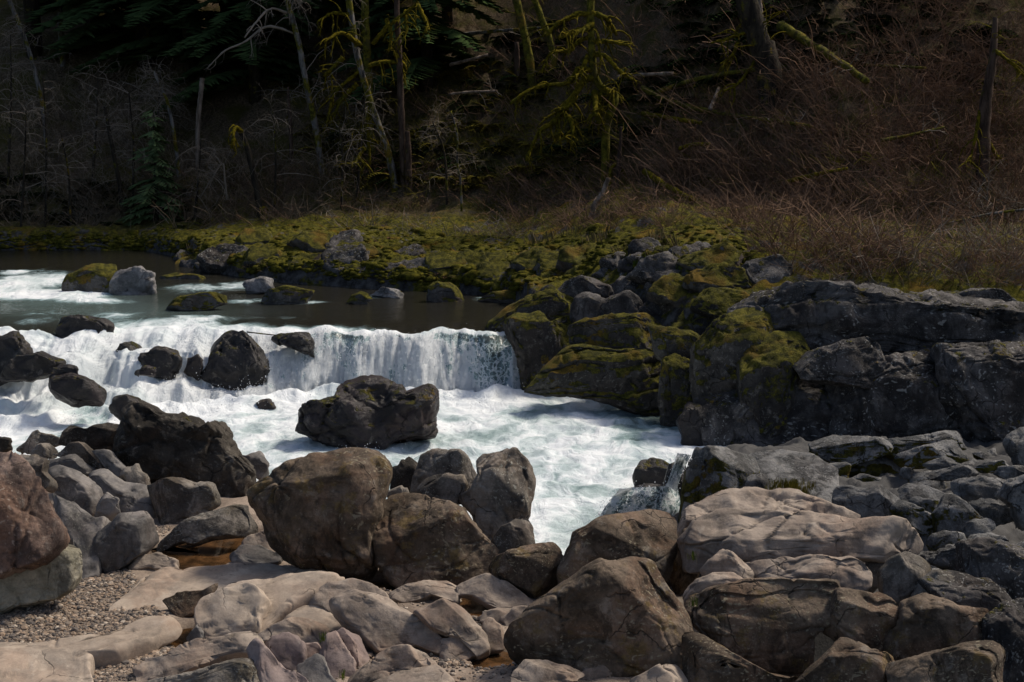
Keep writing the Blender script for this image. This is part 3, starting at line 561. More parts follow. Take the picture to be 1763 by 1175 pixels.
# ---------------------------------------------------------------- near rocks, left side (base row first)
LG = 'bedrock ribs and knobs on the left near bank'; FG = 'rounded sandstone ribs at the front'; RG = 'rocks of the mottled right outcrop'; CG = 'dark rocks of the right bank cliff'; WG = 'rocks standing in the river'
def slab(*a, **k):
    k = dict(dict(tau=24, th=0.30, sty='smooth', name='rock_slab', cat='rock', e=0.48, grow=1.07), **k); return rock(*a, **k)
def knob(*a, **k):
    k = dict(dict(tau=50, th=0.75, sty='smooth', name='rock', cat='rock', e=0.58, grow=1.10), **k); return rock(*a, **k)
rock('A -60,190 60,195 130,250 180,310 215,370 240,440 270,520 272,560 232,605 180,640 80,668 0,690 -160,660 -200,450 -150,250', 'red', 'big reddish brown boulder cut by the left edge of the frame', y=12.3, th=0.9)
rock('A -120,650 80,655 215,610 330,580 355,640 340,725 300,785 250,815 150,830 60,845 0,875 -120,885', 'lichen', 'pale lichened block under the big reddish boulder', sty='boulder', top=0.12, name='rock', cat='rock', e=0.6)
knob('A 235,400 330,440 420,500 470,490 440,560 430,640 425,700 370,715 340,730 330,600 260,560', 'grey', 'smooth grey saddle of rock beside the reddish boulder', tau=42, th=0.6, group=LG)
rock('A 415,560 430,530 520,462 610,448 642,490 655,580 600,625 520,675 430,705', 'grey', 'angular grey block between the gravel and the brown pool', sty='block', top=0.3, th=0.9, group=LG, name='rock', cat='rock')
rock('A 185,270 240,255 320,275 360,310 412,350 422,400 380,455 330,445 260,405 225,340', 'grey', 'dark blue grey block with a flat top above the saddle rock', sty='block', top=0.4, y=15.2, th=0.9, group=LG, name='rock', cat='rock')
rock('A 355,280 440,268 520,320 600,335 645,380 665,450 645,490 590,475 530,470 500,450 450,390 400,330', 'grey', 'long sloping grey rib right of the flat topped block', sty='block', top=0.35, y=15.6, group=LG, name='rock', cat='rock')
rock('A 410,400 450,370 500,400 510,450 470,470 400,460', 'grey', 'low broken grey rock wedged below the sloping rib', sty='block', y=15.0, group=LG, name='rock', cat='rock')
rock('A 510,305 540,265 575,253 610,280 630,335 640,380 560,350', 'greyb', 'rounded knob on top of the sloping grey rib', y=15.9, group=LG, name='rock', cat='rock')
rock('A 628,338 700,318 770,308 830,328 900,322 942,410 930,430 870,455 820,475 750,505 700,515 670,460 648,400', 'greyb', 'broad block with lit top left of the brown pool', sty='block', top=0.25, th=0.9, y=15.4, group=LG, name='rock', cat='rock')
rock('A 640,590 700,550 770,500 860,455 950,425 1050,403 1068,450 1100,510 1090,548 1000,555 900,562 830,585 780,575 720,590 660,610', 'greyb', 'low cracked ridge along the far edge of the brown pool', sty='block', top=0.3, th=0.5, tau=60, grow=1.0, group=LG, name='rock', cat='rock')
knob('A 790,560 815,540 845,560 840,580 800,582', 'grey', 'small round stone at the edge of the brown pool', group=LG)
rock('A 465,190 505,130 540,30 600,-10 650,-2 680,20 760,40 820,68 882,95 905,68 940,80 970,130 990,180 1040,220 1092,280 1065,340 1060,395 940,425 920,360 830,340 770,320 700,310 620,315 560,280 480,230', 'crag', 'dark craggy boulder with jagged crest standing at the river edge', sty='crag', y=16.6, th=0.7, e=0.6)
rock('A 1035,215 1100,195 1140,240 1147,285 1110,310 1080,290', 'grey', 'pale stone tucked behind the craggy boulder by the water', y=17.2, name='rock', cat='rock')
rock('A 268,105 300,78 370,95 450,73 525,78 535,110 500,200 400,200 330,180 260,160', 'crag', 'dark rock left of the craggy boulder crest', sty='boulder', y=17.2, name='rock', cat='rock', group=LG)
rock('A 50,142 90,113 150,98 200,113 260,130 270,165 200,175 130,190 60,190', 'greyb', 'low grey rock at the water edge near the left side', y=18.0, name='rock', cat='rock', group=LG)
rock('A -40,150 0,132 40,140 48,180 0,192 -50,190', 'crag', 'small dark rock at the left frame edge by the white water', y=17.6, name='rock', cat='rock', group=LG)
rock('A 128,188 180,158 240,173 235,215 170,222 130,212', 'greyb', 'small rock behind the grey ribs below the low water edge rock', y=17.0, name='rock', cat='rock', group=LG)
rock('A 150,250 250,218 310,203 362,250 405,272 360,295 300,275 200,280', 'grey', 'smooth grey hump behind the flat topped block', sty='block', y=16.2, top=0.4, name='rock', cat='rock', group=LG)
rock('A 228,212 300,163 350,153 390,188 440,218 485,270 510,310 420,285 370,250 300,215', 'greyb', 'peaked brown grey hump leaning on the craggy boulder', y=16.5, name='rock', cat='rock', group=LG)
rock('A 395,190 470,198 540,268 520,320 470,280 430,230', 'grey', 'narrow grey fin against the foot of the craggy boulder', y=16.3, sty='block', name='rock', cat='rock', group=LG)
rock('A 60,200 130,205 200,230 190,280 240,330 215,360 160,320 90,250', 'greyb', 'weathered rock behind the shoulder of the reddish boulder', y=15.0, name='rock', cat='rock', group=LG)
knob('A 795,985 838,933 872,980 862,1003 805,1005', 'grey', 'small pointed pale stone standing in the front puddle', tau=70)
slab('A 420,860 530,790 600,690 680,675 740,700 850,690 980,650 1100,660 1250,680 1400,700 1455,740 1350,755 1150,750 1020,770 940,815 870,865 770,900 700,890 620,870 520,870', 'sand', 'long flat sandstone slab between the gravel and the big brown boulder', tau=5, th=0.10, grow=0.97)
slab('A 700,830 780,800 870,790 930,760 900,830 850,880 770,900', 'boulder', 'dark undercut corner of the long sandstone slab', tau=50, th=0.5)
knob('A 555,685 620,638 690,633 742,660 754,705 700,700 640,690 580,700', 'tan', 'curled rounded knob at the left end of the brown pool', tau=40)
knob('A 985,640 1030,610 1120,610 1200,640 1180,670 1080,680 1000,670', 'grey', 'low grey ledge at the foot of the big brown boulder', tau=35)
knob('A 1040,590 1070,550 1130,540 1160,580 1150,610 1060,612', 'tan', 'striped pale stone between the pool and the big brown boulder', tau=50, name='rock')
slab('A 840,890 880,820 960,778 1040,768 1130,788 1155,840 1115,920 1105,975 1000,1000 910,1000 870,980 845,930', 'sand', 'bright wedge shaped sandstone slab behind the front puddle', tau=32, th=0.55)
slab('A -80,1020 100,1030 200,1040 330,1020 400,1000 500,990 620,930 750,928 762,960 640,1032 540,1075 490,1095 400,1090 390,1150 410,1190 300,1260 -80,1260', 'sand', 'pale sandy slab at the bottom left corner', tau=6, th=0.2)
slab('K 130,660 230,598 330,600 450,538 560,488 700,458 880,448 940,490 1000,540 1060,610 900,600 820,600 700,620 600,670 400,720 250,740 150,760', 'tan', 'long sandstone rib with lit top at the bottom edge below the front puddle', tau=34, th=0.6)
knob('K 880,560 950,498 1020,560 1100,650 1200,700 1265,760 1240,900 1000,950 940,760', 'purple', 'mauve rounded shoulder at the bottom edge', tau=45)
knob('K 140,760 400,700 600,655 800,590 900,620 945,760 900,950 150,950', 'greyb', 'dark pitted hollow face under the long sandstone rib', tau=66, th=0.5, sty='crag', top=0.05)
knob('K 690,720 780,672 880,672 945,755 900,880 700,880', 'purple', 'pale mauve stone in the dark hollow at the bottom edge', tau=55)
# ---------------------------------------------------------------- centre boulders
rock('B 70,290 110,240 200,190 330,140 440,105 520,92 610,92 680,120 730,165 745,205 722,285 692,335 690,400 662,480 665,560 625,705 520,690 430,660 330,630 230,580 180,535 140,450 90,370', 'boulder', 'largest brown boulder with a sloping sunlit top', top=0.30, th=0.8, seed=5, e=0.62)
rock('B 690,340 740,305 830,288 920,300 1010,325 1080,368 1112,420 1152,460 1210,520 1245,560 1222,625 1180,690 1060,705 900,712 790,702 700,660 665,605 655,480', 'boulder', 'second brown boulder leaning against the largest one', top=0.2, th=0.85, seed=9, e=0.62)
rock('B 1130,150 1160,110 1240,105 1280,86 1320,88 1370,130 1405,180 1415,250 1402,330 1392,390 1365,440 1300,450 1260,500 1210,520 1160,480 1110,400 1060,350 1040,310 1100,270 1140,210', 'greyb', 'tall grey brown boulder with pale lichen blotches beside the chute', y=13.9, th=0.75, sty='boulder')
rock('B 845,195 880,118 940,83 1010,95 1060,88 1100,120 1128,180 1145,225 1100,300 1020,300 900,300 830,280', 'greyb', 'brown boulder with rounded crest behind the pale boulder', y=14.8)
rock('B 745,190 820,128 852,150 862,200 830,290 740,290', 'crag', 'small dark pointed rock right behind the largest boulder', y=15.2, sty='boulder')
rock('B 845,270 890,225 950,203 1030,210 1080,233 1095,270 1060,330 1000,350 900,340', 'greyb', 'pale rounded boulder behind the second brown boulder', y=14.2, sty='smooth')
rock('B 715,290 780,260 840,265 855,300 730,330', 'greyb', 'small stone in the gap behind the second brown boulder', y=14.2, sty='smooth', name='rock', cat='rock')
rock('B 1205,515 1260,453 1310,423 1372,418 1387,460 1402,520 1390,570 1300,590 1230,570', 'greyb', 'dark angular rock below the tall lichen blotched boulder', y=13.4, sty='block')
rock('B 1195,650 1240,590 1330,558 1420,538 1490,533 1517,570 1527,612 1512,700 1480,755 1420,800 1330,770 1240,710', 'boulder', 'squat brown boulder with a bright right face at the chute', sty='block', top=0.12, th=0.8)
slab('B 1050,720 1130,688 1200,678 1280,720 1405,802 1340,838 1250,838 1180,810 1120,780 1055,770', 'tan', 'rounded slab under the squat brown boulder', tau=45, th=0.5)
# ---------------------------------------------------------------- front sandstone ribs
slab('B -20,760 120,715 250,693 380,698 530,720 450,790 330,850 230,900 150,950 60,980', 'sand', 'smooth sunlit slab right of the bright wedge slab', tau=20, th=0.35, group=FG)
slab('B 180,915 250,840 330,826 430,822 500,860 560,930 540,970 400,940 300,920', 'sand', 'smooth dished rib in the middle of the front slabs', tau=32, th=0.45, group=FG)
slab('B 330,830 380,778 450,740 560,723 640,738 722,780 720,850 640,900 560,940 480,890 420,850', 'tan', 'smooth swelling rib above the dished rib', tau=34, th=0.55, group=FG)
knob('B 470,800 560,768 660,778 740,798 800,848 862,900 945,960 995,1005 955,1045 860,1010 760,1040 690,1040 600,970 540,930 490,870', 'tan', 'large grey streaked hump right of the dished rib', group=FG, tau=45)
slab('B 700,780 800,728 900,703 1000,698 1052,720 1042,815 990,800 930,780 870,800 800,810', 'tan', 'flat topped slab in front of the second brown boulder', group=FG, tau=40, th=0.6, top=0.6)
knob('B 860,870 920,828 1010,808 1072,828 1132,900 1175,940 1185,1015 1130,1050 1100,990 1010,970 930,940', 'tan', 'rounded dark flanked knob near the right puddle', group=FG, top=0.3)
knob('B 970,990 1040,962 1092,980 1135,1045 1060,1068 975,1068', 'tan', 'small flat topped block at the edge of the right puddle', group=FG)
knob('B 1155,940 1190,898 1240,908 1265,960 1262,1018 1190,1028', 'tan', 'small square stone beside the triangular boulder', group=FG)
knob('B 1145,880 1200,843 1275,842 1300,870 1260,910 1200,905', 'tan', 'round stone in the gap before the squat boulder', group=FG)
knob('B 1260,880 1310,838 1395,828 1370,880 1300,920', 'tan', 'flat stone between the round stone and the triangular boulder', group=FG)
knob('B 95,970 190,920 290,878 340,868 425,900 440,960 410,1015 330,1010 250,990 150,990', 'tan', 'curved rib with dark face above the mauve blocks', group=FG, top=0.35)
knob('B 150,1000 230,963 290,968 322,1010 328,1090 312,1140 250,1120 190,1050', 'purple', 'smooth mauve block left of the mossy crack', group=FG)
knob('B 318,1000 400,998 424,1040 405,1095 330,1095', 'purple', 'small mauve block between two cracks', group=FG)
knob('B 405,1080 430,990 480,955 525,1010 562,1080 565,1130 500,1160 440,1140', 'purple', 'triangular pale mauve block under the mossy crack', group=FG)
knob('B 420,950 500,938 585,938 615,990 635,1050 640,1100 570,1110 535,1030 490,975', 'purple', 'mauve rib arching over the mossy crack', group=FG, top=0.2)
knob('B 310,1120 370,1075 425,1070 445,1140 490,1200 400,1260 330,1200', 'grey', 'grey smooth block at the bottom below the mauve blocks', group=FG)
knob('B 480,1190 570,1110 660,1060 740,1023 820,1016 885,1040 945,1092 900,1120 800,1140 700,1170 560,1200', 'tan', 'long dark ridge with a mossy lower edge at the bottom', group=FG, top=0.2)
slab('B 540,1200 720,1150 900,1120 960,1110 1020,1160 1050,1260 560,1260', 'tan', 'flat slab below the dark mossy edged ridge', tau=14, th=0.3, group=FG)
knob('C 95,1160 150,1078 250,1075 380,1110 420,1130 360,1180 200,1240 90,1240', 'tan', 'low lit rock at the bottom in front of the triangular boulder', group=FG, top=0.4)
knob('C 380,1160 420,1125 520,1105 560,1130 480,1170', 'tan', 'thin low stone ridge before the triangular boulder', group=FG)
knob('C 640,1165 700,1140 780,1098 850,1078 892,1110 905,1150 880,1240 660,1240', 'tan', 'lit rock at the bottom right of the triangular boulder', group=FG, top=0.3)
# ---------------------------------------------------------------- right of the chute
rock('C 285,760 310,640 350,550 380,480 450,438 520,405 640,388 740,386 820,394 862,430 855,500 835,600 800,700 700,720 600,720 470,740 380,760', 'boulder', 'brown boulder with a broad sunlit top right of the chute', top=0.45, th=0.95, y=12.6, sty='smooth', e=0.66)
rock('C 48,945 120,878 200,808 290,750 370,690 430,638 490,608 540,620 620,598 700,588 752,600 772,650 812,720 862,800 905,870 925,960 935,1060 925,1115 860,1135 780,1140 650,1135 520,1125 400,1105 250,1092 120,1070 60,1015', 'boulder', 'big triangular brown boulder with a pale streaked right edge', top=0.10, th=0.6, seed=21, e=0.62)
rock('C 800,640 840,560 880,470 960,440 990,600 930,740 850,770', 'boulder', 'brown rock wall in the mossy gap right of the sunlit boulder', y=13.0, name='rock', cat='rock')
rock('I -40,230 0,120 50,78 140,43 250,13 400,8 560,13 680,50 800,100 875,148 840,230 500,260 200,260 60,300 -20,330', 'tan', 'upper flat bench of the large sunlit outcrop', sty='smooth', top=0.55, th=1.2, y=13.6, name='rock', cat='rock', e=0.6)
rock('I -10,270 60,180 130,128 220,98 400,103 600,113 740,138 880,158 1050,153 1130,173 1202,230 1248,300 1222,345 1100,375 1000,370 850,370 700,375 500,400 380,420 280,410 200,400 90,430 0,420', 'tan', 'long wavy sunlit rock bench at right', sty='smooth', top=0.62, th=1.15, y=12.5, name='rock', cat='rock', e=0.6, seed=31)
rock('I 80,430 130,368 195,313 250,340 312,390 395,465 300,500 200,490 110,490', 'tan', 'peaked knob in front of the long sunlit bench', sty='boulder', y=11.9, name='rock', cat='rock')
rock('I -20,560 60,478 150,438 240,438 305,480 260,560 80,620 0,620', 'tan', 'low ribbed knob left of the big shaded face', sty='smooth', y=11.6, name='rock', cat='rock')
rock('I 320,395 450,368 650,348 850,348 932,385 962,440 955,510 900,540 820,520 640,510 460,510 370,470', 'tan', 'pale domed slab under the long sunlit bench', sty='smooth', top=0.5, y=11.9, name='rock', cat='rock')
rock('I 1025,430 1080,368 1170,338 1240,368 1292,410 1282,465 1200,550 1120,600 1030,560', 'greyb', 'angular block with a lit top facet at right', sty='block', top=0.4, y=11.9)
rock('I 900,360 1000,350 1060,360 1040,470 960,540 920,470', 'greyb', 'dark rock in the crevice left of the angular block', y=12.3, name='rock', cat='rock')
rock('I 1165,600 1230,488 1290,438 1400,438 1472,470 1562,540 1598,620 1600,700 1400,720 1260,660', 'greyb', 'rounded grey brown rock right of the angular block', sty='boulder', top=0.2, y=11.7)
rock('I 10,615 150,528 320,488 480,478 630,483 803,500 803,560 765,690 655,780 645,900 570,975 450,960 330,920 200,820 50,720', 'boulder', 'big shaded brown rock face below the domed slab', sty='block', top=0.12, th=0.6, y=11.2, name='rock', cat='rock', e=0.55, strata=0.03)
rock('I 795,535 900,538 1080,568 1152,595 1135,705 1070,800 960,830 860,810 735,745 765,620', 'boulder', 'shaded block with a lit shelf right of the big face', sty='block', top=0.28, th=0.7, y=11.2, name='rock', cat='rock', e=0.55)
rock('I 1140,605 1260,558 1370,588 1400,618 1560,638 1612,700 1638,800 1560,850 1300,890 1130,930 1055,890 1045,800 1115,720', 'boulder', 'shaded rock with a moss patch at the right end', sty='block', top=0.15, th=0.7, y=11.1, name='rock', cat='rock', e=0.55)
rock('I 590,1010 720,900 830,788 900,808 960,850 1040,860 1095,930 1150,1040 1150,1150 600,1150', 'boulder', 'shaded wedge rock at the bottom edge below the shelf block', sty='block', th=0.6, y=10.5, name='rock', cat='rock')
rock('I 1070,930 1250,878 1450,818 1640,812 1683,840 1645,1000 1650,1150 1080,1150', 'boulder', 'shaded ledge rock in the bottom right corner', sty='block', top=0.12, th=0.6, y=10.4, name='rock', cat='rock', e=0.55)
rock('I 20,730 200,830 340,915 480,985 610,1000 600,1150 0,1150', 'boulder', 'dark shaded rock base at the bottom right of the triangular boulder', sty='block', y=10.7, name='rock', cat='rock')
rock('C 780,640 830,560 868,500 880,580 860,700 800,760', 'mossy', 'mossy plug in the gap beside the sunlit boulder', y=13.2, name='rock', cat='rock')
# ---------------------------------------------------------------- mottled outcrop at right
OG = dict(group=RG, name='rock', cat='rock')
rock('C 870,420 885,300 905,190 945,90 1080,95 1210,130 1235,200 1180,260 1100,300 1000,330 930,380', 'outmoss', 'dark block with a thick mossy face beside the chute', sty='block', top=0.22, th=0.8, y=15.2, **OG)
slab('D -100,250 -60,225 0,205 120,215 240,230 340,300 350,380 200,400 0,380', 'out', 'flat grey rock floor behind the sunlit bench', tau=12, th=0.35, y=15.2, **OG)
rock('C 1175,270 1180,225 1230,205 1285,215 1290,280 1200,290', 'out', 'small flat block left of the moss tuft', y=14.7, sty='block', top=0.4, **OG)
rock('G 70,190 110,170 240,133 400,138 560,150 645,200 605,265 500,290 345,335 140,330 80,275', 'outmoss', 'long slab with mossy face at the foot of the cliff, left end', sty='block', top=0.42, th=0.9, y=17.3, **OG)
rock('G 555,165 740,143 900,118 1110,88 1150,130 1205,245 1130,210 980,240 800,260 660,280 585,235', 'outmoss', 'highest mossy faced slab of the outcrop below the cliff', sty='block', top=0.4, y=17.4, **OG)
rock('G 730,250 880,203 1100,148 1172,200 1218,270 1205,310 1100,300 960,330 880,345 760,345 695,300', 'outmoss', 'mossy faced slab just below the highest one', sty='block', top=0.35, y=16.9, **OG)
rock('G 340,390 440,293 560,268 650,273 682,320 712,350 695,430 560,440 430,420 350,440', 'outmoss', 'rounded rock with black mossy hollow in the outcrop', sty='block', top=0.35, **OG)
rock('G 90,425 160,388 220,338 335,323 342,380 305,475 200,490 115,460', 'outmoss', 'small block with a bright moss cap beside the flat floor', sty='block', top=0.4, **OG)
rock('G 325,455 440,403 560,428 700,418 765,440 705,500 600,510 450,500', 'outmoss', 'low thin slab under the mossy hollow rock', sty='block', top=0.5, **OG)
rock('G 235,610 260,500 350,488 450,518 580,488 642,540 715,590 645,710 500,725 380,710 320,660', 'out', 'cracked grey rock just behind the sunlit bench', sty='block', top=0.45, y=14.7, **OG)
rock('G 635,655 720,600 800,618 940,708 1005,750 965,810 880,835 780,780 690,720', 'outmoss', 'dark mossy faced rock right of the cracked grey rock', sty='block', top=0.3, y=14.4, **OG)
rock('G 755,600 830,578 992,600 975,690 930,720 840,660', 'outmoss', 'small mossy square face in the outcrop', sty='block', top=0.15, y=14.9, **OG)
slab('G 705,500 780,468 860,488 1000,518 1065,560 980,610 800,600 720,590', 'out', 'flat mauve grey slab in the outcrop centre', tau=28, th=0.35, y=15.1, sty='block', **OG)
rock('G 955,695 1040,558 1110,558 1200,640 1262,710 1335,740 1240,800 1170,840 1050,840 980,820', 'outmoss', 'pyramid shaped rock with a mossy left face', sty='block', th=0.9, y=14.3, **OG)
rock('G 1165,840 1200,758 1280,733 1392,738 1405,790 1320,850 1240,870', 'out', 'lichened block right of the pyramid rock', sty='block', top=0.5, y=14.0, **OG)
rock('G 915,905 950,838 1060,823 1172,838 1185,885 1060,960 950,970', 'outmoss', 'low dark mossy rock under the pyramid rock', sty='block', top=0.3, y=13.6, **OG)
rock('G 875,965 1020,948 1150,918 1280,838 1400,823 1505,840 1515,940 1480,985 1550,1000 1622,1010 1645,1150 1400,1300 1250,1260 1180,1150 1000,1080 900,1050', 'out', 'large mottled rock sloping down at the right edge', sty='crag', y=12.7, **OG)
rock('G 1100,455 1240,428 1380,438 1505,438 1485,540 1400,590 1290,600 1210,600 1110,550', 'out', 'blocky mottled rock with a moss streak near the right edge', sty='crag', y=15.2, top=0.4, **OG)
rock('G 1205,605 1330,588 1440,598 1510,618 1570,720 1400,770 1300,730 1240,660', 'out', 'mottled lichen rock below the moss streaked one', sty='crag', y=14.5, **OG)
rock('G 1415,565 1500,458 1620,418 1720,450 1720,730 1570,770 1530,650', 'out', 'tall mottled rock cut by the right frame edge', sty='crag', y=14.2, **OG)
rock('G 1475,175 1530,118 1600,83 1720,78 1740,360 1600,345 1515,310', 'out', 'round mottled boulder at the right edge below the cliff', sty='crag', y=16.8, **OG)
rock('G 875,340 960,298 1080,283 1192,310 1205,350 1060,365 940,370', 'out', 'thin mottled slab under the second mossy faced slab', sty='block', top=0.5, y=16.4, **OG)
rock('G 885,405 980,373 1100,348 1242,343 1302,400 1200,450 1050,445 920,440', 'out', 'low mottled hump in the middle of the outcrop', sty='crag', top=0.4, y=15.9, **OG)
rock('G 1235,365 1330,318 1440,308 1502,350 1445,390 1320,385', 'outmoss', 'small mossy stone near the round boulder at right', sty='block', y=16.2, **OG)
rock('G 1395,405 1430,350 1620,348 1740,420 1700,460 1480,450', 'out', 'low mottled slab at the right edge', sty='crag', y=15.7, top=0.4, **OG)
rock('G 688,395 730,353 782,370 795,425 700,430', 'out', 'fist shaped stone beside the mossy hollow rock', sty='block', y=15.9, **OG)
rock('G 1500,930 1600,900 1720,930 1740,1010 1560,1010', 'out', 'dark stone at the right edge over the sloping rock', sty='crag', y=12.9, **OG)
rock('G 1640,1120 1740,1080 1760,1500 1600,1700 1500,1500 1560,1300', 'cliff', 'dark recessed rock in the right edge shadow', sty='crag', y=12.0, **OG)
slab('G 60,560 260,520 420,560 420,640 250,660 100,640', 'out', 'flat grey strip right behind the upper sunlit bench', tau=15, th=0.35, y=14.9, sty='block', **OG)
fr = np.random.default_rng(77)
for i in range(75):
    px, py = fr.uniform(1300, 1790), fr.uniform(775, 1010)
    if px < 1600 and py > 860 + 0.27 * (px - 1300): continue
    w_ = fr.uniform(12, 34); h_ = w_ * fr.uniform(0.4, 0.75); th_ = np.sort(fr.uniform(0, 2 * math.pi, 8)); q = np.stack([px + w_ * np.cos(th_), py - h_ * np.sin(th_) * fr.uniform(0.8, 1.0, 8)], 1)
    if np.ptp(q[:, 0]) < w_ or np.ptp(q[:, 1]) < h_: continue
    rock(q, 'out' if i % 3 else 'outmoss', 'small mottled grey stone filling the right outcrop', sty='block', th=1.1, tau=52, top=0.45, group='small stones of the right outcrop', name='rock', cat='rock', sink=0.3)
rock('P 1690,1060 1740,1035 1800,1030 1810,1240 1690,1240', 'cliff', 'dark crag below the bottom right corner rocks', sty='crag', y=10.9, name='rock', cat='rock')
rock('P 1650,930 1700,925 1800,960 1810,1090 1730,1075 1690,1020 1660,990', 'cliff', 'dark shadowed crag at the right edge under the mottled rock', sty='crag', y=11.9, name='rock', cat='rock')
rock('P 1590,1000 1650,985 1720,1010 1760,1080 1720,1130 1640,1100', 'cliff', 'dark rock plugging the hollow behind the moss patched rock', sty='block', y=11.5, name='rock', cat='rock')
# ---------------------------------------------------------------- rocks in the river
def wr(*a, **k):
    k = dict(dict(sty='crag', group=WG, name='river_rock', cat='rock', th=0.8, sink=0.15), **k); return rock(*a, **k)
wr('F 28,455 40,370 60,343 120,328 200,308 200,268 240,233 300,220 380,228 430,248 480,258 500,288 560,273 612,278 638,320 638,370 622,475 560,470 480,480 400,520 300,538 240,500 120,480', 'wetpurple', 'large black mossy rock in the middle of the white water', z=-1.08, seed=41, th=0.75)
wr('P 348,642 365,588 385,568 422,570 447,600 464,625 452,652 420,662 380,659', 'wet', 'tall dark mossy rock splitting the waterfall', y=22.8, th=0.6, front=0.15, seed=3)
wr('P 97,572 105,547 140,542 175,547 194,555 192,572 150,580 110,579', 'wet', 'dark flat rock above the rapids at left', z=-0.1)
wr('P -40,600 0,578 30,571 52,590 62,612 30,645 0,650 -40,650', 'wet', 'black rock in the rapids at the left frame edge', y=21.9)
wr('P 0,645 30,613 70,603 107,620 104,642 50,650 10,650', 'wet', 'low black hump in front of the left edge rock', y=21.4)
wr('P 92,634 105,629 130,629 134,644 100,648', 'wet', 'tiny dark rock touching the purple river rock', y=21.1)
wr('P 79,662 85,639 120,641 160,654 182,675 177,692 130,695 95,683', 'wetpurple', 'purple grey rock lying in the rapids at left', y=20.9, sty='boulder')
wr('P 189,708 195,684 225,681 256,687 252,708 210,718', 'wet', 'small smooth black rock behind the craggy boulder', y=20.6, sty='boulder')
wr('P 460,578 480,572 530,574 541,590 537,612 515,603 470,588', 'wet', 'thin black ledge rock in the crest of the fall', y=23.15)
for sp_, yy_, lb_ in [('P 664,600 672,582 690,574 712,576 724,590 715,612 690,620', 23.62, 'dark hump of rock showing through the right part of the fall'), ('P 245,640 250,612 275,598 305,604 312,628 290,645', 22.7, 'dark broken rock inside the left cascade'),
                      ('P 318,640 325,618 342,612 350,632 340,650', 22.75, 'dark rock at the foot of the fall left of the tall mossy rock'), ('P 196,606 215,590 242,592 248,608 220,616', 23.2, 'low dark rock in the crest of the left cascade')]:
    wr(sp_, 'wet', lb_, y=yy_)
wr('P 438,688 465,688 475,702 445,704', 'wetpurple', 'small half drowned rock below the fall', y=22.0, sty='boulder')
wr('P 222,636 250,630 268,634 262,645 228,645', 'wetpurple', 'small half drowned rock below the left fall', y=21.9, sty='boulder')
wr('P 1088,815 1105,792 1140,789 1168,810 1170,842 1130,848 1095,838', 'wet', 'black wet rock above the small cascade on the right', z=-1.1, sty='boulder')
wr('P 1030,895 1060,852 1110,836 1152,840 1172,880 1172,920 1100,925 1040,920', 'wet', 'black wet rock under the small cascade on the right', y=15.5, sty='boulder')
wr('P 1140,850 1150,800 1180,790 1185,850 1170,900 1150,890', 'wet', 'black rock between the cascade and the mossy block', y=16.0, sty='boulder')
MG = 'mossy rocks along the far shore'
def mr(*a, **k):
    k = dict(dict(sty='boulder', group=MG, name='mossy_rock', cat='rock', th=0.8, sink=0.15), **k); return rock(*a, **k)
mr('P 108,498 120,474 160,454 195,454 202,480 192,502 130,505', 'mossy', 'moss topped rock beside the left rapids', z=0.0)
mr('P 188,505 195,464 230,461 266,470 262,503 230,508', 'pale', 'pale bare wet rock beside the moss topped rock', z=0.0, sty='crag')
mr('P 255,500 262,482 300,468 350,475 366,492 355,505 300,508', 'mossy', 'low mossy rock in the foam right of the pale rock', z=0.0, y=30.5)
mr('P 283,530 310,509 360,504 389,507 390,524 350,534 300,535', 'mossy', 'flat mossy rock alone in the smooth water', z=0.0)
mr('P 444,524 460,499 500,491 542,500 522,524', 'mossy', 'mossy rock at the edge of the dark pool', z=0.0)
mr('P 420,490 440,478 470,482 470,500 430,502', 'pale', 'small pale rock among the side trickles', z=0.05, sty='crag')
mr('P 596,520 605,506 630,504 642,516 630,524', 'mossy', 'small mossy rock on the far edge of the dark pool', z=0.0)
mr('P 640,508 660,496 700,500 690,514', 'pale', 'flat pale rock on the far edge of the dark pool', z=0.0)
mr('P 735,515 745,490 775,484 800,500 800,520', 'mossy', 'tallest mossy hump on the far edge of the dark pool', z=0.0)
mr('P 820,516 850,500 900,500 920,514 880,522', 'mossy', 'low mossy rock at the right end of the dark pool', z=0.0)
mr('P 1070,400 1085,380 1110,378 1130,400 1110,428 1080,430', 'mossy', 'yellow mossy boulder on the slope above the bank', y=33)
mr('P 1115,412 1150,388 1210,392 1260,420 1230,436 1140,436', 'mossy', 'broad mossy boulder right of the yellow one', y=32)
mr('P 1263,420 1290,395 1328,388 1326,410 1290,432', 'mossy', 'bright mossy boulder below the thicket', y=31.5)
mr('P 970,412 990,388 1015,390 1020,415', 'mossy', 'brown mossy boulder at the foot of the leaning dead trunk', y=34)
mr('P 418,404 440,388 485,390 480,404', 'mossy', 'mossy knoll at the foot of the broken mossy snag', y=36)
# ---------------------------------------------------------------- right bank cliff
KG = dict(group=CG, name='cliff_rock', cat='rock', sty='cliff')
rock('H -30,430 -10,385 100,308 200,258 340,218 430,238 520,258 500,340 400,380 320,390 280,420 160,430 80,450', 'cliffmoss', 'mossy ledge above the right end of the waterfall', y=23.9, th=0.9, **KG)
rock('H 60,440 90,390 170,360 280,355 330,420 440,380 480,450 420,600 330,720 200,830 170,760 140,570', 'cliffmoss', 'dark mossy buttress right beside the waterfall', y=23.0, th=0.7, **KG)
rock('H 360,240 440,158 520,128 600,138 700,160 730,250 620,290 500,290 390,290', 'cliff', 'grey lichened block at the top of the right bank', y=24.2, **KG)
rock('H 470,300 520,248 620,248 655,290 630,370 600,440 500,440 470,380', 'cliff', 'square grey block under the lichened top block', y=23.3, **KG)
rock('H 625,320 700,248 800,223 855,260 875,310 860,370 740,380 640,370', 'cliff', 'grey domed block in the middle of the right bank', y=23.3, **KG)
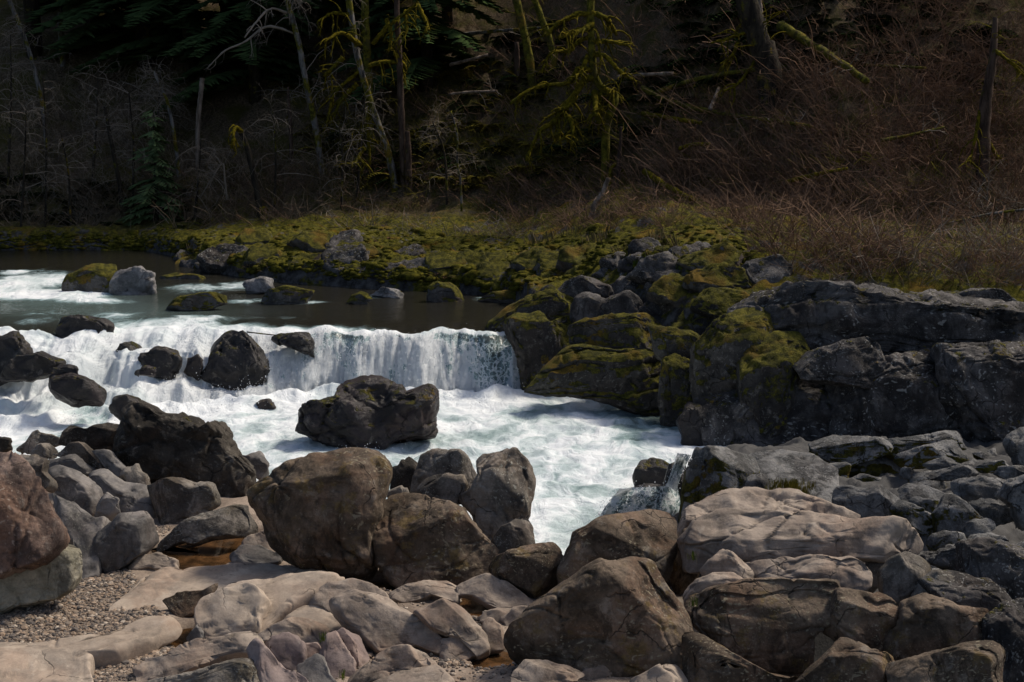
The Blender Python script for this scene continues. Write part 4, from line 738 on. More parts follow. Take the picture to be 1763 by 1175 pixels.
rock('H 860,320 960,258 1090,233 1142,260 1170,310 1150,400 1050,400 930,370', 'cliff', 'grey angular block right of the domed block', y=23.0, **KG)
rock('H 700,190 760,128 812,150 825,190 770,270 710,260', 'cliff', 'small pointed block above the domed block', y=24.3, **KG)
rock('H 840,175 920,148 1010,168 1075,210 1070,260 920,270 850,260', 'cliff', 'low long grey rock behind the angular block', y=24.5, **KG)
rock('H 480,430 570,385 700,360 900,355 970,400 1020,500 920,580 700,600 580,580 470,520', 'cliffmoss', 'wide mossy wall under the grey blocks', y=22.3, th=0.8, strata=0.05, **KG)
rock('H 180,810 330,640 450,520 560,530 760,560 920,550 1010,640 1045,800 1010,960 850,920 700,880 560,850 440,830 300,830', 'cliffmoss', 'dark lower wall above the plunge pool', y=21.6, th=0.35, strata=0.08, **dict(KG, sty='crag'))
rock('H 1040,470 1170,298 1300,308 1405,350 1410,400 1320,470 1240,540 1200,520 1100,490', 'cliffmoss', 'pale topped mossy slab in the cliff notch', y=22.4, th=0.9, top=0.4, **KG)
rock('H 950,430 1040,445 1170,455 1245,520 1240,660 1160,670 1050,640 970,570', 'cliffmoss', 'mossy block left of the cliff notch', y=21.4, top=0.15, **KG)
rock('H 1010,640 1080,608 1170,645 1210,720 1195,830 1160,920 1090,1000 1000,1020 985,880', 'cliffmoss', 'mossy fin running down to the white water', y=20.9, **KG)
rock('H 1205,540 1320,415 1450,345 1560,325 1660,370 1620,640 1530,840 1400,880 1230,880 1200,700', 'cliffmoss', 'great mossy buttress at the left end of the cliff', y=20.4, th=0.7, **KG)
rock('H 1100,990 1150,898 1220,888 1250,960 1290,1050 1270,1140 1120,1100', 'wet', 'black rock at the foot of the mossy buttress', y=19.9, group=CG, name='cliff_rock', cat='rock', sty='boulder')
rock('H 1210,860 1400,830 1530,800 1640,900 1640,1180 1300,1190 1230,1010', 'cliff', 'black undercut rock at the water line below the buttress', y=19.9, th=0.5, **KG)
rock('H 1300,120 1350,58 1440,18 1500,28 1560,55 1660,70 1660,200 1560,230 1460,220 1390,180', 'cliff', 'dark boulder on the bank top below the thicket', y=26.0, **KG)
rock('H 1040,120 1100,88 1180,108 1230,150 1160,190 1070,170', 'cliff', 'small dark rock on the bank top', y=25.3, **KG)
rock('H 1310,190 1400,158 1480,218 1550,260 1400,290 1320,240', 'cliff', 'pale edged rock below the dark bank top boulder', y=24.6, **KG)
rock('P 1120,575 1145,505 1200,478 1262,488 1300,520 1262,570 1190,600', 'cliffmoss', 'mossy rounded shoulder above the cliff notch', y=23.2, th=0.9, **KG)
rock('P 1170,492 1225,455 1290,458 1345,490 1320,525 1230,520', 'cliffmoss', 'low mossy ledge behind the rounded shoulder', y=24.2, th=0.9, **KG)
rock('P 1040,500 1090,462 1150,455 1190,480 1160,510 1080,515', 'cliff', 'cracked grey ledge behind the angular block', y=24.9, th=0.9, **KG)
rock('P 1330,520 1360,488 1430,480 1480,500 1440,530 1370,535', 'cliff', 'grey ledge on top of the cliff below the thicket', y=23.4, th=0.9, **KG)
rock('E 590,490 640,425 720,385 800,385 835,440 810,540 770,680 640,760 590,680', 'cliffmoss', 'central cliff buttress with moss streaks', y=19.9, th=0.7, **KG)
rock('E 560,420 640,268 720,223 820,213 1000,218 1250,238 1400,228 1540,238 1640,258 1780,300 1780,470 1500,460 1360,480 1200,470 1090,450 940,440 820,440 700,440 620,480', 'cliff', 'long upper rock mass of the cliff', y=20.9, th=1.1, top=0.3, strata=0.05, **KG)
rock('E 800,490 850,438 960,408 1050,388 1085,420 1105,490 1060,560 980,550 900,540 820,530', 'cliff', 'pale lit facet jutting from the cliff face', y=19.75, th=0.8, top=0.5, **KG)
rock('E 540,700 640,590 780,515 960,525 1010,640 970,780 820,830 640,840 500,810', 'cliff', 'lower left cliff mass in deep shade', y=19.9, th=0.55, strata=0.05, **KG)
rock('E 940,540 1080,475 1180,465 1340,435 1390,560 1370,740 1200,800 980,810 930,660', 'cliff', 'middle lower cliff mass with lichen spots', y=19.7, th=0.55, strata=0.06, **KG)
rock('E 1330,440 1500,435 1800,400 1800,820 1560,800 1400,770 1340,620', 'cliff', 'lower right cliff mass at the frame edge', y=19.6, th=0.6, strata=0.06, **KG)
rock('E 1370,240 1440,208 1540,218 1590,255 1480,280', 'cliff', 'small ledge on the cliff top at right', y=21.4, **KG)
# ---------------------------------------------------------------- forest
def bark_mat(name, a, b, mossy=0.0, mc=None, sc=1.0):
    t = NT(name); v = t.obj(); n = t.noise(t.vmul(v, (1, 1, 0.25)), 9 * sc, 6, 0.65); m = t.noise(v, 3.0, 5, 0.6)
    col = t.mix(t.ss(n, 0.35, 0.65), a, b)
    if mossy: col = t.mix(t.ss(m, 0.62 - 0.4 * mossy, 0.72 - 0.4 * mossy), col, mc or moss_col(t, v))
    t.pbsdf(col, 0.95, t.bump(t.math('ADD', n, t.math('MULTIPLY', t.noise(v, 40, 3, 0.7), 0.4)), 0.8, 0.05), 0.1); return t.m
M['alder'] = bark_mat('alder_bark', (0.045, 0.041, 0.036), (0.20, 0.19, 0.175), 0.38)
M['bark'] = bark_mat('brown_bark', (0.035, 0.024, 0.018), (0.11, 0.075, 0.055), 0.10)
M['mossbark'] = bark_mat('moss_coated_bark', (0.05, 0.04, 0.02), (0.09, 0.08, 0.02), 0.62)
M['darkbark'] = bark_mat('dark_mossy_bark', (0.018, 0.015, 0.012), (0.05, 0.042, 0.03), 0.18)
M['dead'] = bark_mat('weathered_dead_wood', (0.10, 0.075, 0.055), (0.30, 0.24, 0.19), 0.05)
M['plank'] = bark_mat('fresh_split_wood', (0.25, 0.15, 0.09), (0.42, 0.28, 0.18))
def limb_moss():
    t = NT('yellow_limb_moss'); v = t.obj(); n = t.noise(v, 12, 5, 0.7); z = t.noise(v, 2.5, 3)
    col = t.mix(t.ss(n, 0.33, 0.66), (0.04, 0.034, 0.004), (0.21, 0.165, 0.012)); col = t.mix(t.ss(z, 0.5, 0.7, 0, 0.6), col, (0.07, 0.075, 0.012))
    t.pbsdf(col, 0.98, t.bump(t.noise(v, 45, 4, 0.75), 1.0, 0.04), 0.05); return t.m
M['limb'] = limb_moss()
def leafy(name, a, b, tr=0.0):
    t = NT(name); r = t.n('NewGeometry').outputs['Random Per Island']; n = t.noise(t.n('TexCoord').outputs['Object'], 0.9, 4, 0.6)
    col = t.mix(t.math('ADD', t.math('MULTIPLY', r, 0.6), t.math('MULTIPLY', t.ss(n, 0.35, 0.65), 0.4)), a, b); t.pbsdf(col, 1.0, None, 0.0); return t.m
M['fir'] = leafy('conifer_needles', (0.024, 0.040, 0.015), (0.065, 0.10, 0.034))
M['sap'] = leafy('sapling_needles', (0.05, 0.075, 0.030), (0.13, 0.18, 0.075))
M['fern'] = leafy('fern_leaves', (0.010, 0.018, 0.006), (0.026, 0.042, 0.015))
M['twig'] = leafy('bare_brown_twigs', (0.085, 0.054, 0.035), (0.28, 0.178, 0.118))
M['twigg'] = leafy('bare_grey_twigs', (0.075, 0.064, 0.05), (0.32, 0.27, 0.215))
M['twigo'] = leafy('mossy_olive_twigs', (0.06, 0.053, 0.012), (0.21, 0.175, 0.032))
M['twigm'] = leafy('dull_brown_twigs', (0.05, 0.04, 0.025), (0.25, 0.19, 0.13))
M['grassd'] = leafy('dry_grass_blades', (0.07, 0.055, 0.025), (0.19, 0.15, 0.075))
M['grassg'] = leafy('fresh_grass_blades', (0.04, 0.06, 0.01), (0.12, 0.16, 0.02))
M['litter'] = leafy('dead_leaves', (0.028, 0.017, 0.010), (0.12, 0.07, 0.04))
hz = lambda x, y: bank_z(x, y)
def hit(px, py): return ground_hit(px, py, hz, 19, 75, 1400)
def stem_path(spec, dy=0.0, n=24):
    """trunk traced bottom point first, standing in the vertical plane over its foot"""
    q = P(spec); b = hit(*q[0]); y = b[1] + dy - 0.7
    p = at_y(q[:, 0], q[:, 1], np.full(len(q), y)); p[0, 2] -= 0.7; return spl(p, n), y
def wid(px, y): return px / FPX * y * 0.5
def branches(buf, path, n, ln, r0, droop, side=0.0, lev=1, seg=4, spread=1.0, t0=0.15, up=0.3, tw=None):
    """side shoots along a path"""
    m = len(path)
    for k in range(n):
        t = t0 + (1 - t0) * rng.random() ** 0.8; i = min(int(t * (m - 1)), m - 2); a = path[i] + (path[i + 1] - path[i]) * rng.random()
        d = path[i + 1] - path[i]; d = d / (np.linalg.norm(d) + 1e-9); o = rng.normal(size=3); o -= d * (o @ d); o /= np.linalg.norm(o)
        dr = d * rng.uniform(0.1, 0.7) + o * spread + np.array([0, 0, up]); dr /= np.linalg.norm(dr); L = ln * rng.uniform(0.4, 1.2) * (1.1 - 0.5 * t); pts = [a]
        c = rng.normal(size=3) * 0.35
        for s in range(5):
            dr = dr + np.array([0, 0, -droop]) * 0.35 + c * 0.3 + rng.normal(size=3) * 0.16; dr /= np.linalg.norm(dr); pts.append(pts[-1] + dr * L / 5)
        rr = np.linspace(r0, r0 * 0.25, 6) * rng.uniform(0.6, 1.1); (tw or buf).tube(pts, rr, seg, 0.2 if seg > 3 else 0.0, cap=False)
        if lev > 0: branches(tw or buf, np.array(pts), max(2, int(n * 0.28)), ln * 0.45, r0 * 0.5, droop, 0, lev - 1, 3, spread, 0.2, up)
def build(name, buf, mat, par, smooth=True, kind=None):
    v, f = buf.get(); o = mk(name, v - np.array(par.location), f, M[mat], parent=par, smooth=smooth); tag(o, kind=kind); return o
def tree(name, cat, label, spec, w0, w1, mat, nb=0, bl=1.2, br=0.02, bmat=None, group=None, extra=None, dy=0.0, droop=0.5, limbs=(), limbmat='limb', limbr=0.05, lump=0.12, spread=1.0, lev=1, t0=0.3, twm=None, up=0.2, mossn=7):
    path, y = stem_path(spec, dy); r = root(name, tuple(path[0]), label, cat, group); b = Buf(); b.tube(path, np.linspace(wid(w0, y), wid(w1, y), len(path)), 9, lump); build('trunk', b, mat, r)
    for ls in limbs:
        q = P(ls); off = np.linspace(0, rng.uniform(-0.9, 0.5), len(q)); pp = spl(at_y(q[:, 0], q[:, 1], y + off), 20); b = Buf()
        b.tube(pp, np.linspace(limbr, limbr * 0.45, 20) * rng.uniform(0.8, 1.15), 7, 0.35); branches(b, pp, mossn, 0.75, limbr * 0.5, 0.9, lev=1, t0=0.15, up=-0.05); build('limb', b, limbmat, r)
    if nb:
        b = Buf(); branches(b, path, nb, bl, br, droop, lev=lev, t0=t0, spread=spread, up=up); build('crown', b, bmat or mat, r)
    return r
FT = 'bare and mossy trees on the far slope'
UL = ['U 1225,60 1150,70 1070,110 1020,160', 'U 1225,60 1280,80 1310,110 1335,160', 'U 1222,160 1160,190 1120,230 1040,240 1000,330', 'U 1225,190 1300,188 1380,202', 'U 1225,240 1290,260 1350,320 1405,358', 'U 1225,315 1160,312 1120,372 1010,385 920,420 855,468',
      'U 1245,350 1190,360 1150,425 1090,490 1060,545 1000,580 960,650 930,725', 'U 1098,512 1135,550 1142,610', 'U 1090,490 1070,560 1100,625', 'U 1240,420 1242,520', 'U 1205,250 1180,320 1150,350', 'U 1225,110 1180,140 1130,150 1090,170', 'U 1228,330 1280,400 1320,410', 'U 1150,425 1120,480 1060,500', 'U 1270,410 1250,500 1260,560']
tree('mossy_maple', 'tree', 'maple draped in yellow moss with drooping limbs at upper centre', 'U 1280,860 1285,700 1290,560 1330,440 1280,405 1235,340 1222,200 1218,40 1216,-120', 14, 12, 'mossbark', 14, 1.3, 0.02, 'limb', FT, limbs=UL, limbr=0.075, droop=0.9)
TL_ = ['U 195,310 120,370 60,440 32,575', 'U 185,205 100,150 20,190', 'U 240,200 320,110 400,50 445,10', 'U 385,50 392,130 372,195', 'U 215,300 290,280 360,278 385,240', 'U 340,240 385,305 380,340', 'U 222,420 220,560 226,745', 'U 218,560 170,640 110,660', 'U 205,660 150,750', 'U 105,260 20,345', 'U 440,20 480,100 492,140', 'U 140,70 60,60 -10,100', 'U 300,90 320,140 318,230', 'U 170,380 100,450 60,540']
tree('mossy_alder', 'tree', 'alder with yellow mossy side limbs left of the centre', 'U 350,805 310,690 258,545 205,380 165,230 130,-20 120,-120', 12, 10, 'alder', 16, 1.1, 0.012, 'twigg', FT, limbs=TL_, limbr=0.06)
tree('alder', 'tree', 'mossy upright stem behind the mossy sided alder', 'U 235,760 225,500 215,250 205,60 200,-100', 15, 12, 'mossbark', 8, 1.0, 0.02, 'limb', FT, dy=0.8)
tree('alder', 'tree', 'pale leaning alder with bare branches sweeping left', 'T 1450,745 1430,640 1400,480 1375,370 1340,180 1300,40 1270,-120', 11, 9, 'alder', 22, 1.8, 0.018, 'twigg', FT, lev=2, droop=0.5, limbs=['T 1320,150 1200,120 1100,190 1010,230 930,310', 'T 1290,60 1220,40 1160,90 1100,170'], limbr=0.035, limbmat='twigg')
tree('alder', 'tree', 'slim mossy trunk leaning left above the fallen branches', 'U 975,360 940,250 920,150 885,0 860,-120', 15, 12, 'mossbark', 12, 0.9, 0.015, 'twigo', FT)
tree('alder', 'tree', 'mossy leaning stem just left of the draped maple', 'U 1060,300 1045,220 1000,90 960,-20 930,-120', 12, 10, 'mossbark', 12, 0.9, 0.015, 'twigo', FT)
tree('maple', 'tree', 'thick mossy trunk at upper right above the crossed logs', 'V 550,360 520,260 480,150 440,20 420,-120', 46, 34, 'darkbark', 12, 1.0, 0.03, 'limb', FT, limbs=['V 440,130 380,150 290,175', 'V 400,170 380,220 330,260', 'V 470,250 400,340 340,370'], limbr=0.05)
tree('snag', 'dead tree', 'pale barkless spar leaning on the thick mossy trunk', 'V 505,130 495,80 485,0 475,-60', 9, 7, 'dead', group=FT)
tree('snag', 'dead tree', 'broken mossy footed trunk near the right edge', 'V 1395,690 1400,450 1430,250 1442,70', 26, 8, 'bark', 10, 0.9, 0.015, 'twigo', FT, limbs=['V 1435,200 1500,250 1570,320', 'V 1380,450 1360,560 1340,660', 'V 1400,560 1450,640 1440,690'], limbr=0.045)
tree('bare_tree', 'tree', 'thin grey trunk leaning at the far left', 'T 210,640 190,470 150,300 110,170 40,0 0,-100', 7, 7, 'alder', 26, 1.6, 0.012, 'twigg', FT, lev=2)
tree('bare_tree', 'tree', 'straight pale trunk in the dark at upper left', 'T 292,440 280,250 265,0 262,-120', 9, 9, 'alder', 10, 1.0, 0.012, 'bark', FT, dy=1.5)
tree('bare_tree', 'tree', 'leaning dark trunk left of the young fir', 'T 545,880 540,850 500,640 470,480', 9, 5, 'darkbark', 26, 1.3, 0.012, 'twigg', FT, lev=2, t0=0.4)
tree('bare_tree', 'tree', 'thin pale stem right above the young fir', 'T 810,760 785,620 755,470 735,420 690,320', 7, 4, 'alder', 26, 1.4, 0.012, 'twigg', FT, lev=2, t0=0.45)
tree('snag', 'dead tree', 'grey broken spar standing before the dark conifers', 'T 882,710 890,560 902,430 910,352', 8, 8, 'dead', group=FT)
tree('snag', 'dead tree', 'short brown broken spar left of the leaning alder', 'T 1310,680 1305,540 1298,470 1295,392', 7, 4, 'bark', group=FT)
r = tree('broken_snag', 'dead tree', 'broken dark snag with a bright moss cap on the bank', 'T 1175,950 1165,925 1130,740 1105,650 1080,595', 11, 9, 'darkbark', 0, group=FT, limbs=['T 1085,590 1055,578 1045,640', 'T 1240,1000 1200,975 1170,935'], limbr=0.07)
tree('snag', 'dead tree', 'brown twin trunk left of centre, taller stem', 'U 380,790 372,600 365,450 362,330 350,100 345,-100', 13, 9, 'bark', 14, 0.9, 0.012, 'twigo', FT)
tree('snag', 'dead tree', 'brown broken twin trunk left of centre, shorter stem', 'U 402,800 400,700 395,590', 13, 8, 'bark', group=FT)
tree('snag', 'dead tree', 'dark broken stump spar in the gap below the conifers', 'U 885,345 888,270 885,190', 11, 8, 'bark', group=FT)
tree('snag', 'dead tree', 'leaning dead trunk resting on the maple foot', 'U 1190,1005 1230,940 1270,870 1300,800', 11, 7, 'dead', group=FT)
tree('snag', 'dead tree', 'splintered grey snag right of the maple trunk', 'U 1345,830 1345,740 1352,650 1355,570', 8, 5, 'bark', 6, 0.7, 0.012, 'twigo', FT, limbs=['U 1300,870 1310,770 1340,740 1380,800 1420,890', 'U 1460,830 1420,900 1370,990'], limbr=0.045)
tree('sapling', 'tree', 'thin white stem of a sapling on the open slope', 'U 640,960 635,830 620,740 618,600 590,500', 4, 3, 'alder', 16, 0.8, 0.008, 'twigg', FT)
for (px, py, hgt), wh_ in zip([(30, 400, 210), (75, 390, 260), (120, 395, 170), (155, 300, 180), (225, 350, 190), (330, 370, 130), (470, 340, 150), (585, 350, 140), (10, 300, 240), (610, 330, 170), (770, 330, 120), (260, 260, 150)], ['at the water edge in the far left', 'standing in the brush left of the young fir, tallest there', 'short, close left of the young fir', 'higher up behind the leaning dark trunk', 'right against the young fir', 'just right of the young fir by the water', 'beside the broken mossy snag', 'below the pale leaning alder', 'highest at the left frame edge', 'at the foot of the mossy sided alder', 'at the foot of the brown twin trunks', 'behind the young fir top']):
    lx = rng.uniform(-30, 20); tree('bare_tree', 'tree', 'spindly bare tree ' + wh_, 'P %d,%d %d,%d %d,%d' % (px, py, px + lx * 0.4 + 6, py - hgt * 0.5, px + lx, py - hgt), 5, 2, 'darkbark', 18, 1.5, 0.011, 'twigg', 'spindly bare trees of the left woods', lev=2, droop=0.7, t0=0.25)
LGG = 'fallen logs on the far slope'
def log(label, spec, w0, w1, mat, nb=0, bl=0.8, lift=0.25):
    q = P(spec); p = np.array([hit(a, b) for a, b in q]); p[:, 1] = np.linspace(p[0, 1], p[-1, 1], len(p)); p = at_y(q[:, 0], q[:, 1], p[:, 1]) + np.array([0, -0.9, lift]); p = spl(p, 22); y = p[:, 1].mean()
    r = root('fallen_log', tuple(p[0]), label, 'log', LGG); b = Buf(); b.tube(p, np.linspace(wid(w0, y), wid(w1, y), 22), 8, 0.18); build('trunk', b, mat, r)
    if nb: b = Buf(); branches(b, p, nb, bl, 0.014, 0.2, lev=1, t0=0.5); build('twigs', b, 'twigg', r, kind='stuff')
log('long mossy fallen log crossing the thick trunk foot', 'V 60,415 240,360 500,322 700,312 900,315 1110,326', 9, 4, 'mossbark', 10)
log('mossy fallen log sloping down from the thick trunk', 'V 540,155 660,230 770,300 880,380', 17, 10, 'mossbark', 8)
log('slanting fallen log right of the draped maple', 'V 0,400 120,455 300,500 500,530 660,555', 11, 5, 'mossbark', 10)
log('bare pale log behind the draped maple', 'U 1330,392 1440,385 1570,380', 7, 6, 'dead')
log('short mossy log above the mossy boulders', 'V 10,730 90,785 200,845', 12, 8, 'limb')
log('mossy branch lying on the slope at right', 'V 560,775 680,745 800,722', 8, 5, 'limb')
log('mossy branch lying across the brown thicket', 'V 930,612 1050,590 1180,560', 6, 4, 'mossbark', 4)
log('pale stick lying on the slope near the long log', 'V 265,487 285,440 300,400', 8, 5, 'dead')
log('mossy stick lying left on the maple slope', 'V 0,500 120,520 230,540', 9, 6, 'limb')
log('grey log across the dark gap under the conifers', 'U 590,465 680,455 800,450', 5, 4, 'dead', 4)
log('grey fallen branch high in the conifer gap', 'U 640,200 800,185 1000,170', 7, 4, 'alder', 10)
log('dark leaning log in the gap under the conifers', 'U 590,335 680,312 760,290', 6, 5, 'dead')
log('mossy curved log right of centre on the slope', 'V 145,640 200,625 265,622', 8, 5, 'limb')
def stick(label, spec, w0, w1, mat, y=None, nb=0, cat='branch', name='bare_branch', z=None, lev=2, bl=1.0):
    q = P(spec); p = at_y(q[:, 0], q[:, 1], np.full(len(q), y)) if y else at_z(q[:, 0], q[:, 1], z); p = spl(p, 20); r = root(name, tuple(p[0]), label, cat); yy = p[:, 1].mean()
    b = Buf(); b.tube(p, np.linspace(wid(w0, yy), wid(w1, yy), 20), 6, 0.15); build('stem', b, mat, r)
    if nb: b = Buf(); branches(b, p, nb, bl, 0.010, 0.25, lev=lev, t0=0.2); build('twigs', b, 'twigg', r, kind='stuff')
stick('long pale bare branch reaching in from the right edge', 'V 1600,842 1558,850 1400,870 1200,920 1100,965 1000,1005', 6, 2, 'alder', 26.0, 12, bl=0.7)
stick('arching bare whip hanging below the pale branch', 'V 1240,930 1290,985 1400,1030 1560,1035', 4, 2, 'twigg', 25.0, 14)
stick('bare whip curving down to the cliff top', 'V 1215,925 1240,1040 1300,1085 1400,1110', 3.5, 2, 'twigg', 25.2, 8)
stick('bare grey spray of branches at the right edge', 'V 1600,900 1500,890 1420,820 1340,755', 4, 1.5, 'twigg', 27.0, 20, bl=1.2)
stick('dry twiggy bush top leaning in at the right edge', 'V 1620,1120 1540,1040 1450,1010 1380,1020', 4, 1.5, 'twigg', 24.5, 26, bl=1.0)
stick('grey arching twigs of a fallen crown by the mossy snag', 'T 1020,900 1010,800 1000,735 960,790 900,890', 4, 2, 'twigg', 37.5, 30, bl=1.1)
stick('bleached stick lying on the green bank', 'H 680,62 710,78 760,78 805,85', 3, 2, 'dead', z=0.85)
stick('thin stick caught on the crest of the fall', 'P 425,572 470,577 510,580 535,582', 2.5, 1.5, 'darkbark', y=23.4)
q = np.array([hit(603, 407), hit(652, 410)]); r_ = Buf(); r_.tube(spl(q + np.array([0, -0.2, 0.12]), 6), 0.05, 5, 0.1); v, f = r_.get(); tag(mk('driftwood_plank', v, f, M['plank'], loc=tuple(v.mean(0))), 'bright splintered plank of driftwood on the mossy bank', 'driftwood')
# ---------------------------------------------------------------- conifers
def conifer_mesh(h, rad, nbough, seed, gap=0.1, sparse=1.0):
    r = np.random.default_rng(seed); tv = []; tf = []; k = 0; tb = Buf()
    tb.tube(np.array([[0, 0, -0.4], [0, 0, h * 0.5], [0, 0, h]]), [rad * 0.075, rad * 0.05, 0.01], 7, 0.05)
    for i in range(nbough):
        t = gap + (1 - gap) * (i + r.random()) / nbough; z = h * t; L = rad * (1 - t) ** 0.75 * r.uniform(0.7, 1.1) + 0.1; a = r.uniform(0, 2 * math.pi); d = np.array([math.cos(a), math.sin(a), 0]); sd = np.array([-d[1], d[0], 0])
        n = max(7, int(L / 0.105 * sparse)); s = np.linspace(0.12, 1, n); z0 = 0.10 * L * np.sin(s * 2) - 0.42 * L * s ** 1.7
        c = d[None] * (s * L)[:, None] + np.array([0, 0, z]) + np.stack([0 * s, 0 * s, z0], 1)
        for m in range(n):
            wd = (0.16 + 0.30 * L * math.sin(math.pi * min(1, s[m] * 0.85 + 0.12))) * 0.9
            for sg in (-1, 1, 0):
                w = wd * r.uniform(0.6, 1.2); tip = c[m] + sd * (sg * w) + d * (0.12 + 0.10 * r.random() + (0.2 if sg == 0 else 0)) * (0.6 + L * 0.3) + np.array([0, 0, -0.12 * w - 0.22 * r.random() * w - 0.05])
                bw = (0.030 + 0.02 * r.random() + 0.012 * L) * (0.3 + 0.7 * min(1, rad / 3)); nrm = np.cross(tip - c[m], np.array([0, 0, 1.0])); nrm /= np.linalg.norm(nrm) + 1e-9
                tv += [c[m] - nrm * bw, c[m] * 0.4 + tip * 0.6 - np.array([0, 0, 0.10 * w]) - nrm * bw * 1.5, tip, c[m] * 0.5 + tip * 0.5 + nrm * bw * 1.8]; tf.append([k, k + 1, k + 2, k + 3]); k += 4
    return tb.get(), (np.array(tv), [np.array(tf)])
CT = 'dark conifers on the hillside'
def conifer(h, rad, nb, seed, mat, **k):
    (tv, tf), (cv, cf) = conifer_mesh(h, rad, nb, seed, **k)
    r = root('conifer', (0, 0, -50), 'x', 'tree', CT); a = mk('trunk', tv, tf, M['darkbark'], parent=r); b = mk('crown', cv, cf, M[mat], parent=r, smooth=False); b['kind'] = 'stuff'; return r
C1 = conifer(19, 3.0, 150, 1, 'fir', gap=0.06); C2 = conifer(24, 3.4, 170, 2, 'fir', gap=0.26)
used = set()
def plant(src, x, y, label, sc=1.0, group=CT):
    if src.name not in used: r = src; used.add(src.name)
    else:
        r = src.copy(); COL.objects.link(r)
        for ch in list(src.children): c = ch.copy(); COL.objects.link(c); c.parent = r
    z = float(bank_z(x, y)); r.location = (x, y, z - 0.2); r.rotation_euler = (0, 0, rng.uniform(0, 6.28)); s = sc * rng.uniform(0.9, 1.1); r.scale = (s, s, s); r['label'] = label; r['group'] = group; return r
for px, py, src, lab, s in [(330, 150, C1, 'dark conifer with drooping boughs left of the grey spar', 1.0), (440, 190, C1, 'dense dark conifer behind the leaning alder', 0.9), (395, 90, C2, 'tall dark conifer at upper left centre', 1.0),
                            (735, 170, C1, 'dark conifer right of the brown twin trunks', 0.85), (650, 70, C2, 'tall dark conifer behind the mossy alder', 0.95), (250, 130, C1, 'dark conifer behind the young fir', 1.0), (560, 60, C1, 'dark conifer behind the pale leaning alder', 1.0),
                            (770, 60, C2, 'dark conifer above the gap with grey logs', 0.7), (60, 110, C2, 'dark conifer at the upper left edge', 1.0), (500, 20, C2, 'far dark conifer between the two leaning alders', 1.0), (700, 5, C1, 'far dark conifer above the brown twin trunks', 1.0), (160, 60, C1, 'dark conifer between the thin trunks at upper left', 1.0)]:
    p = hit(px, py); plant(C1 if src is C1 else C2, p[0], p[1], lab, s)
UPL = 'unseen conifer added uphill to shade the slope'
for i in range(9):  # extra conifers above the frame, added to shade the slope
    x = rng.uniform(-34, -6); y = rng.uniform(0, 1) * 30 + 66
    plant([C1, C2][i % 2], x, y, UPL, rng.uniform(0.95, 1.25), 'unseen shading conifers up the hillside')
p = hit(272, 395); (tv, tf), (cv, cf) = conifer_mesh(3.3, 0.85, 46, 5, gap=0.12, sparse=1.6)
r = root('young_fir', (p[0], p[1], p[2] - 0.1), 'pale green young fir near the left bank', 'tree'); mk('trunk', tv, tf, M['darkbark'], parent=r); mk('crown', cv * np.array([1, 1, 1]), cf, M['sap'], parent=r, smooth=False)['kind'] = 'stuff'
# ---------------------------------------------------------------- undergrowth
def bush_t(seed, h=1.0, n=10, lev=1, r0=0.0075, droop=0.25, spread=0.55):
    global rng
    keep = rng; rng = np.random.default_rng(seed); b = Buf()
    for k in range(n):
        a = rng.uniform(0, 6.28); o = rng.uniform(0, 0.25); d = np.array([math.cos(a) * spread, math.sin(a) * spread, 1.0]); d /= np.linalg.norm(d); pts = [np.array([math.cos(a) * o, math.sin(a) * o, -0.1])]; L = h * rng.uniform(0.6, 1.15)
        for s in range(4):
            d = d + rng.normal(size=3) * 0.14 + np.array([math.cos(a), math.sin(a), -1.0]) * droop * 0.25; d /= np.linalg.norm(d); pts.append(pts[-1] + d * L / 4)
        b.tube(pts, np.linspace(r0, r0 * 0.35, 5), 3, cap=False)
        for q in range(3):
            i = rng.integers(1, 4); d2 = d * 0.5 + rng.normal(size=3) * 0.6; d2 /= np.linalg.norm(d2); b.tube([pts[i], pts[i] + d2 * L * 0.2, pts[i] + d2 * L * 0.32 + rng.normal(size=3) * 0.07 - np.array([0, 0, 0.05 * droop])], [r0 * 0.5, r0 * 0.4, r0 * 0.25], 3, cap=False)
    rng = keep; v, f = b.get(); q = f[0] if f[0].shape[1] == 4 else f[1]; return v, q
def fern_t(seed):
    r = np.random.default_rng(seed); v = []; f = []; k = 0
    for i in range(13):
        a = r.uniform(0, 6.28); d = np.array([math.cos(a), math.sin(a), 0]); s = np.array([-d[1], d[0], 0]); L = r.uniform(0.5, 0.85)
        for t in np.linspace(0.1, 0.95, 13):
            c = d * L * t * 0.85 + np.array([0, 0, L * (0.9 * t - 0.85 * t * t)]); w = 0.10 * math.sin(math.pi * (0.15 + 0.8 * t)) + 0.015; c2 = c + d * 0.045
            for sg in (-1, 1): v += [c, c2, c2 + s * sg * w - np.array([0, 0, 0.02]), c + s * sg * w * 0.8 - np.array([0, 0, 0.03])]; f.append([k, k + 1, k + 2, k + 3]); k += 4
    return np.array(v), np.array(f)
def grass_t(seed, n=22, h=0.4):
    r = np.random.default_rng(seed); v = []; f = []; k = 0
    for i in range(n):
        a = r.uniform(0, 6.28); d = np.array([math.cos(a), math.sin(a), 0]); s = np.array([-d[1], d[0], 0]) * 0.006; o = np.array([*r.normal(size=2) * 0.06, 0]); L = h * r.uniform(0.5, 1.1); b = r.uniform(0.2, 0.9)
        p1 = o + np.array([0, 0, L * 0.6]) + d * L * 0.2 * b; p2 = o + np.array([0, 0, L * (1 - 0.5 * b)]) + d * L * 0.7 * b; v += [o - s, o + s, p1 + s, p1 - s, p2]; f.append([k, k + 1, k + 2, k + 3]); f.append([k + 3, k + 2, k + 4, k + 4]); k += 5
    return np.array(v), np.array(f)
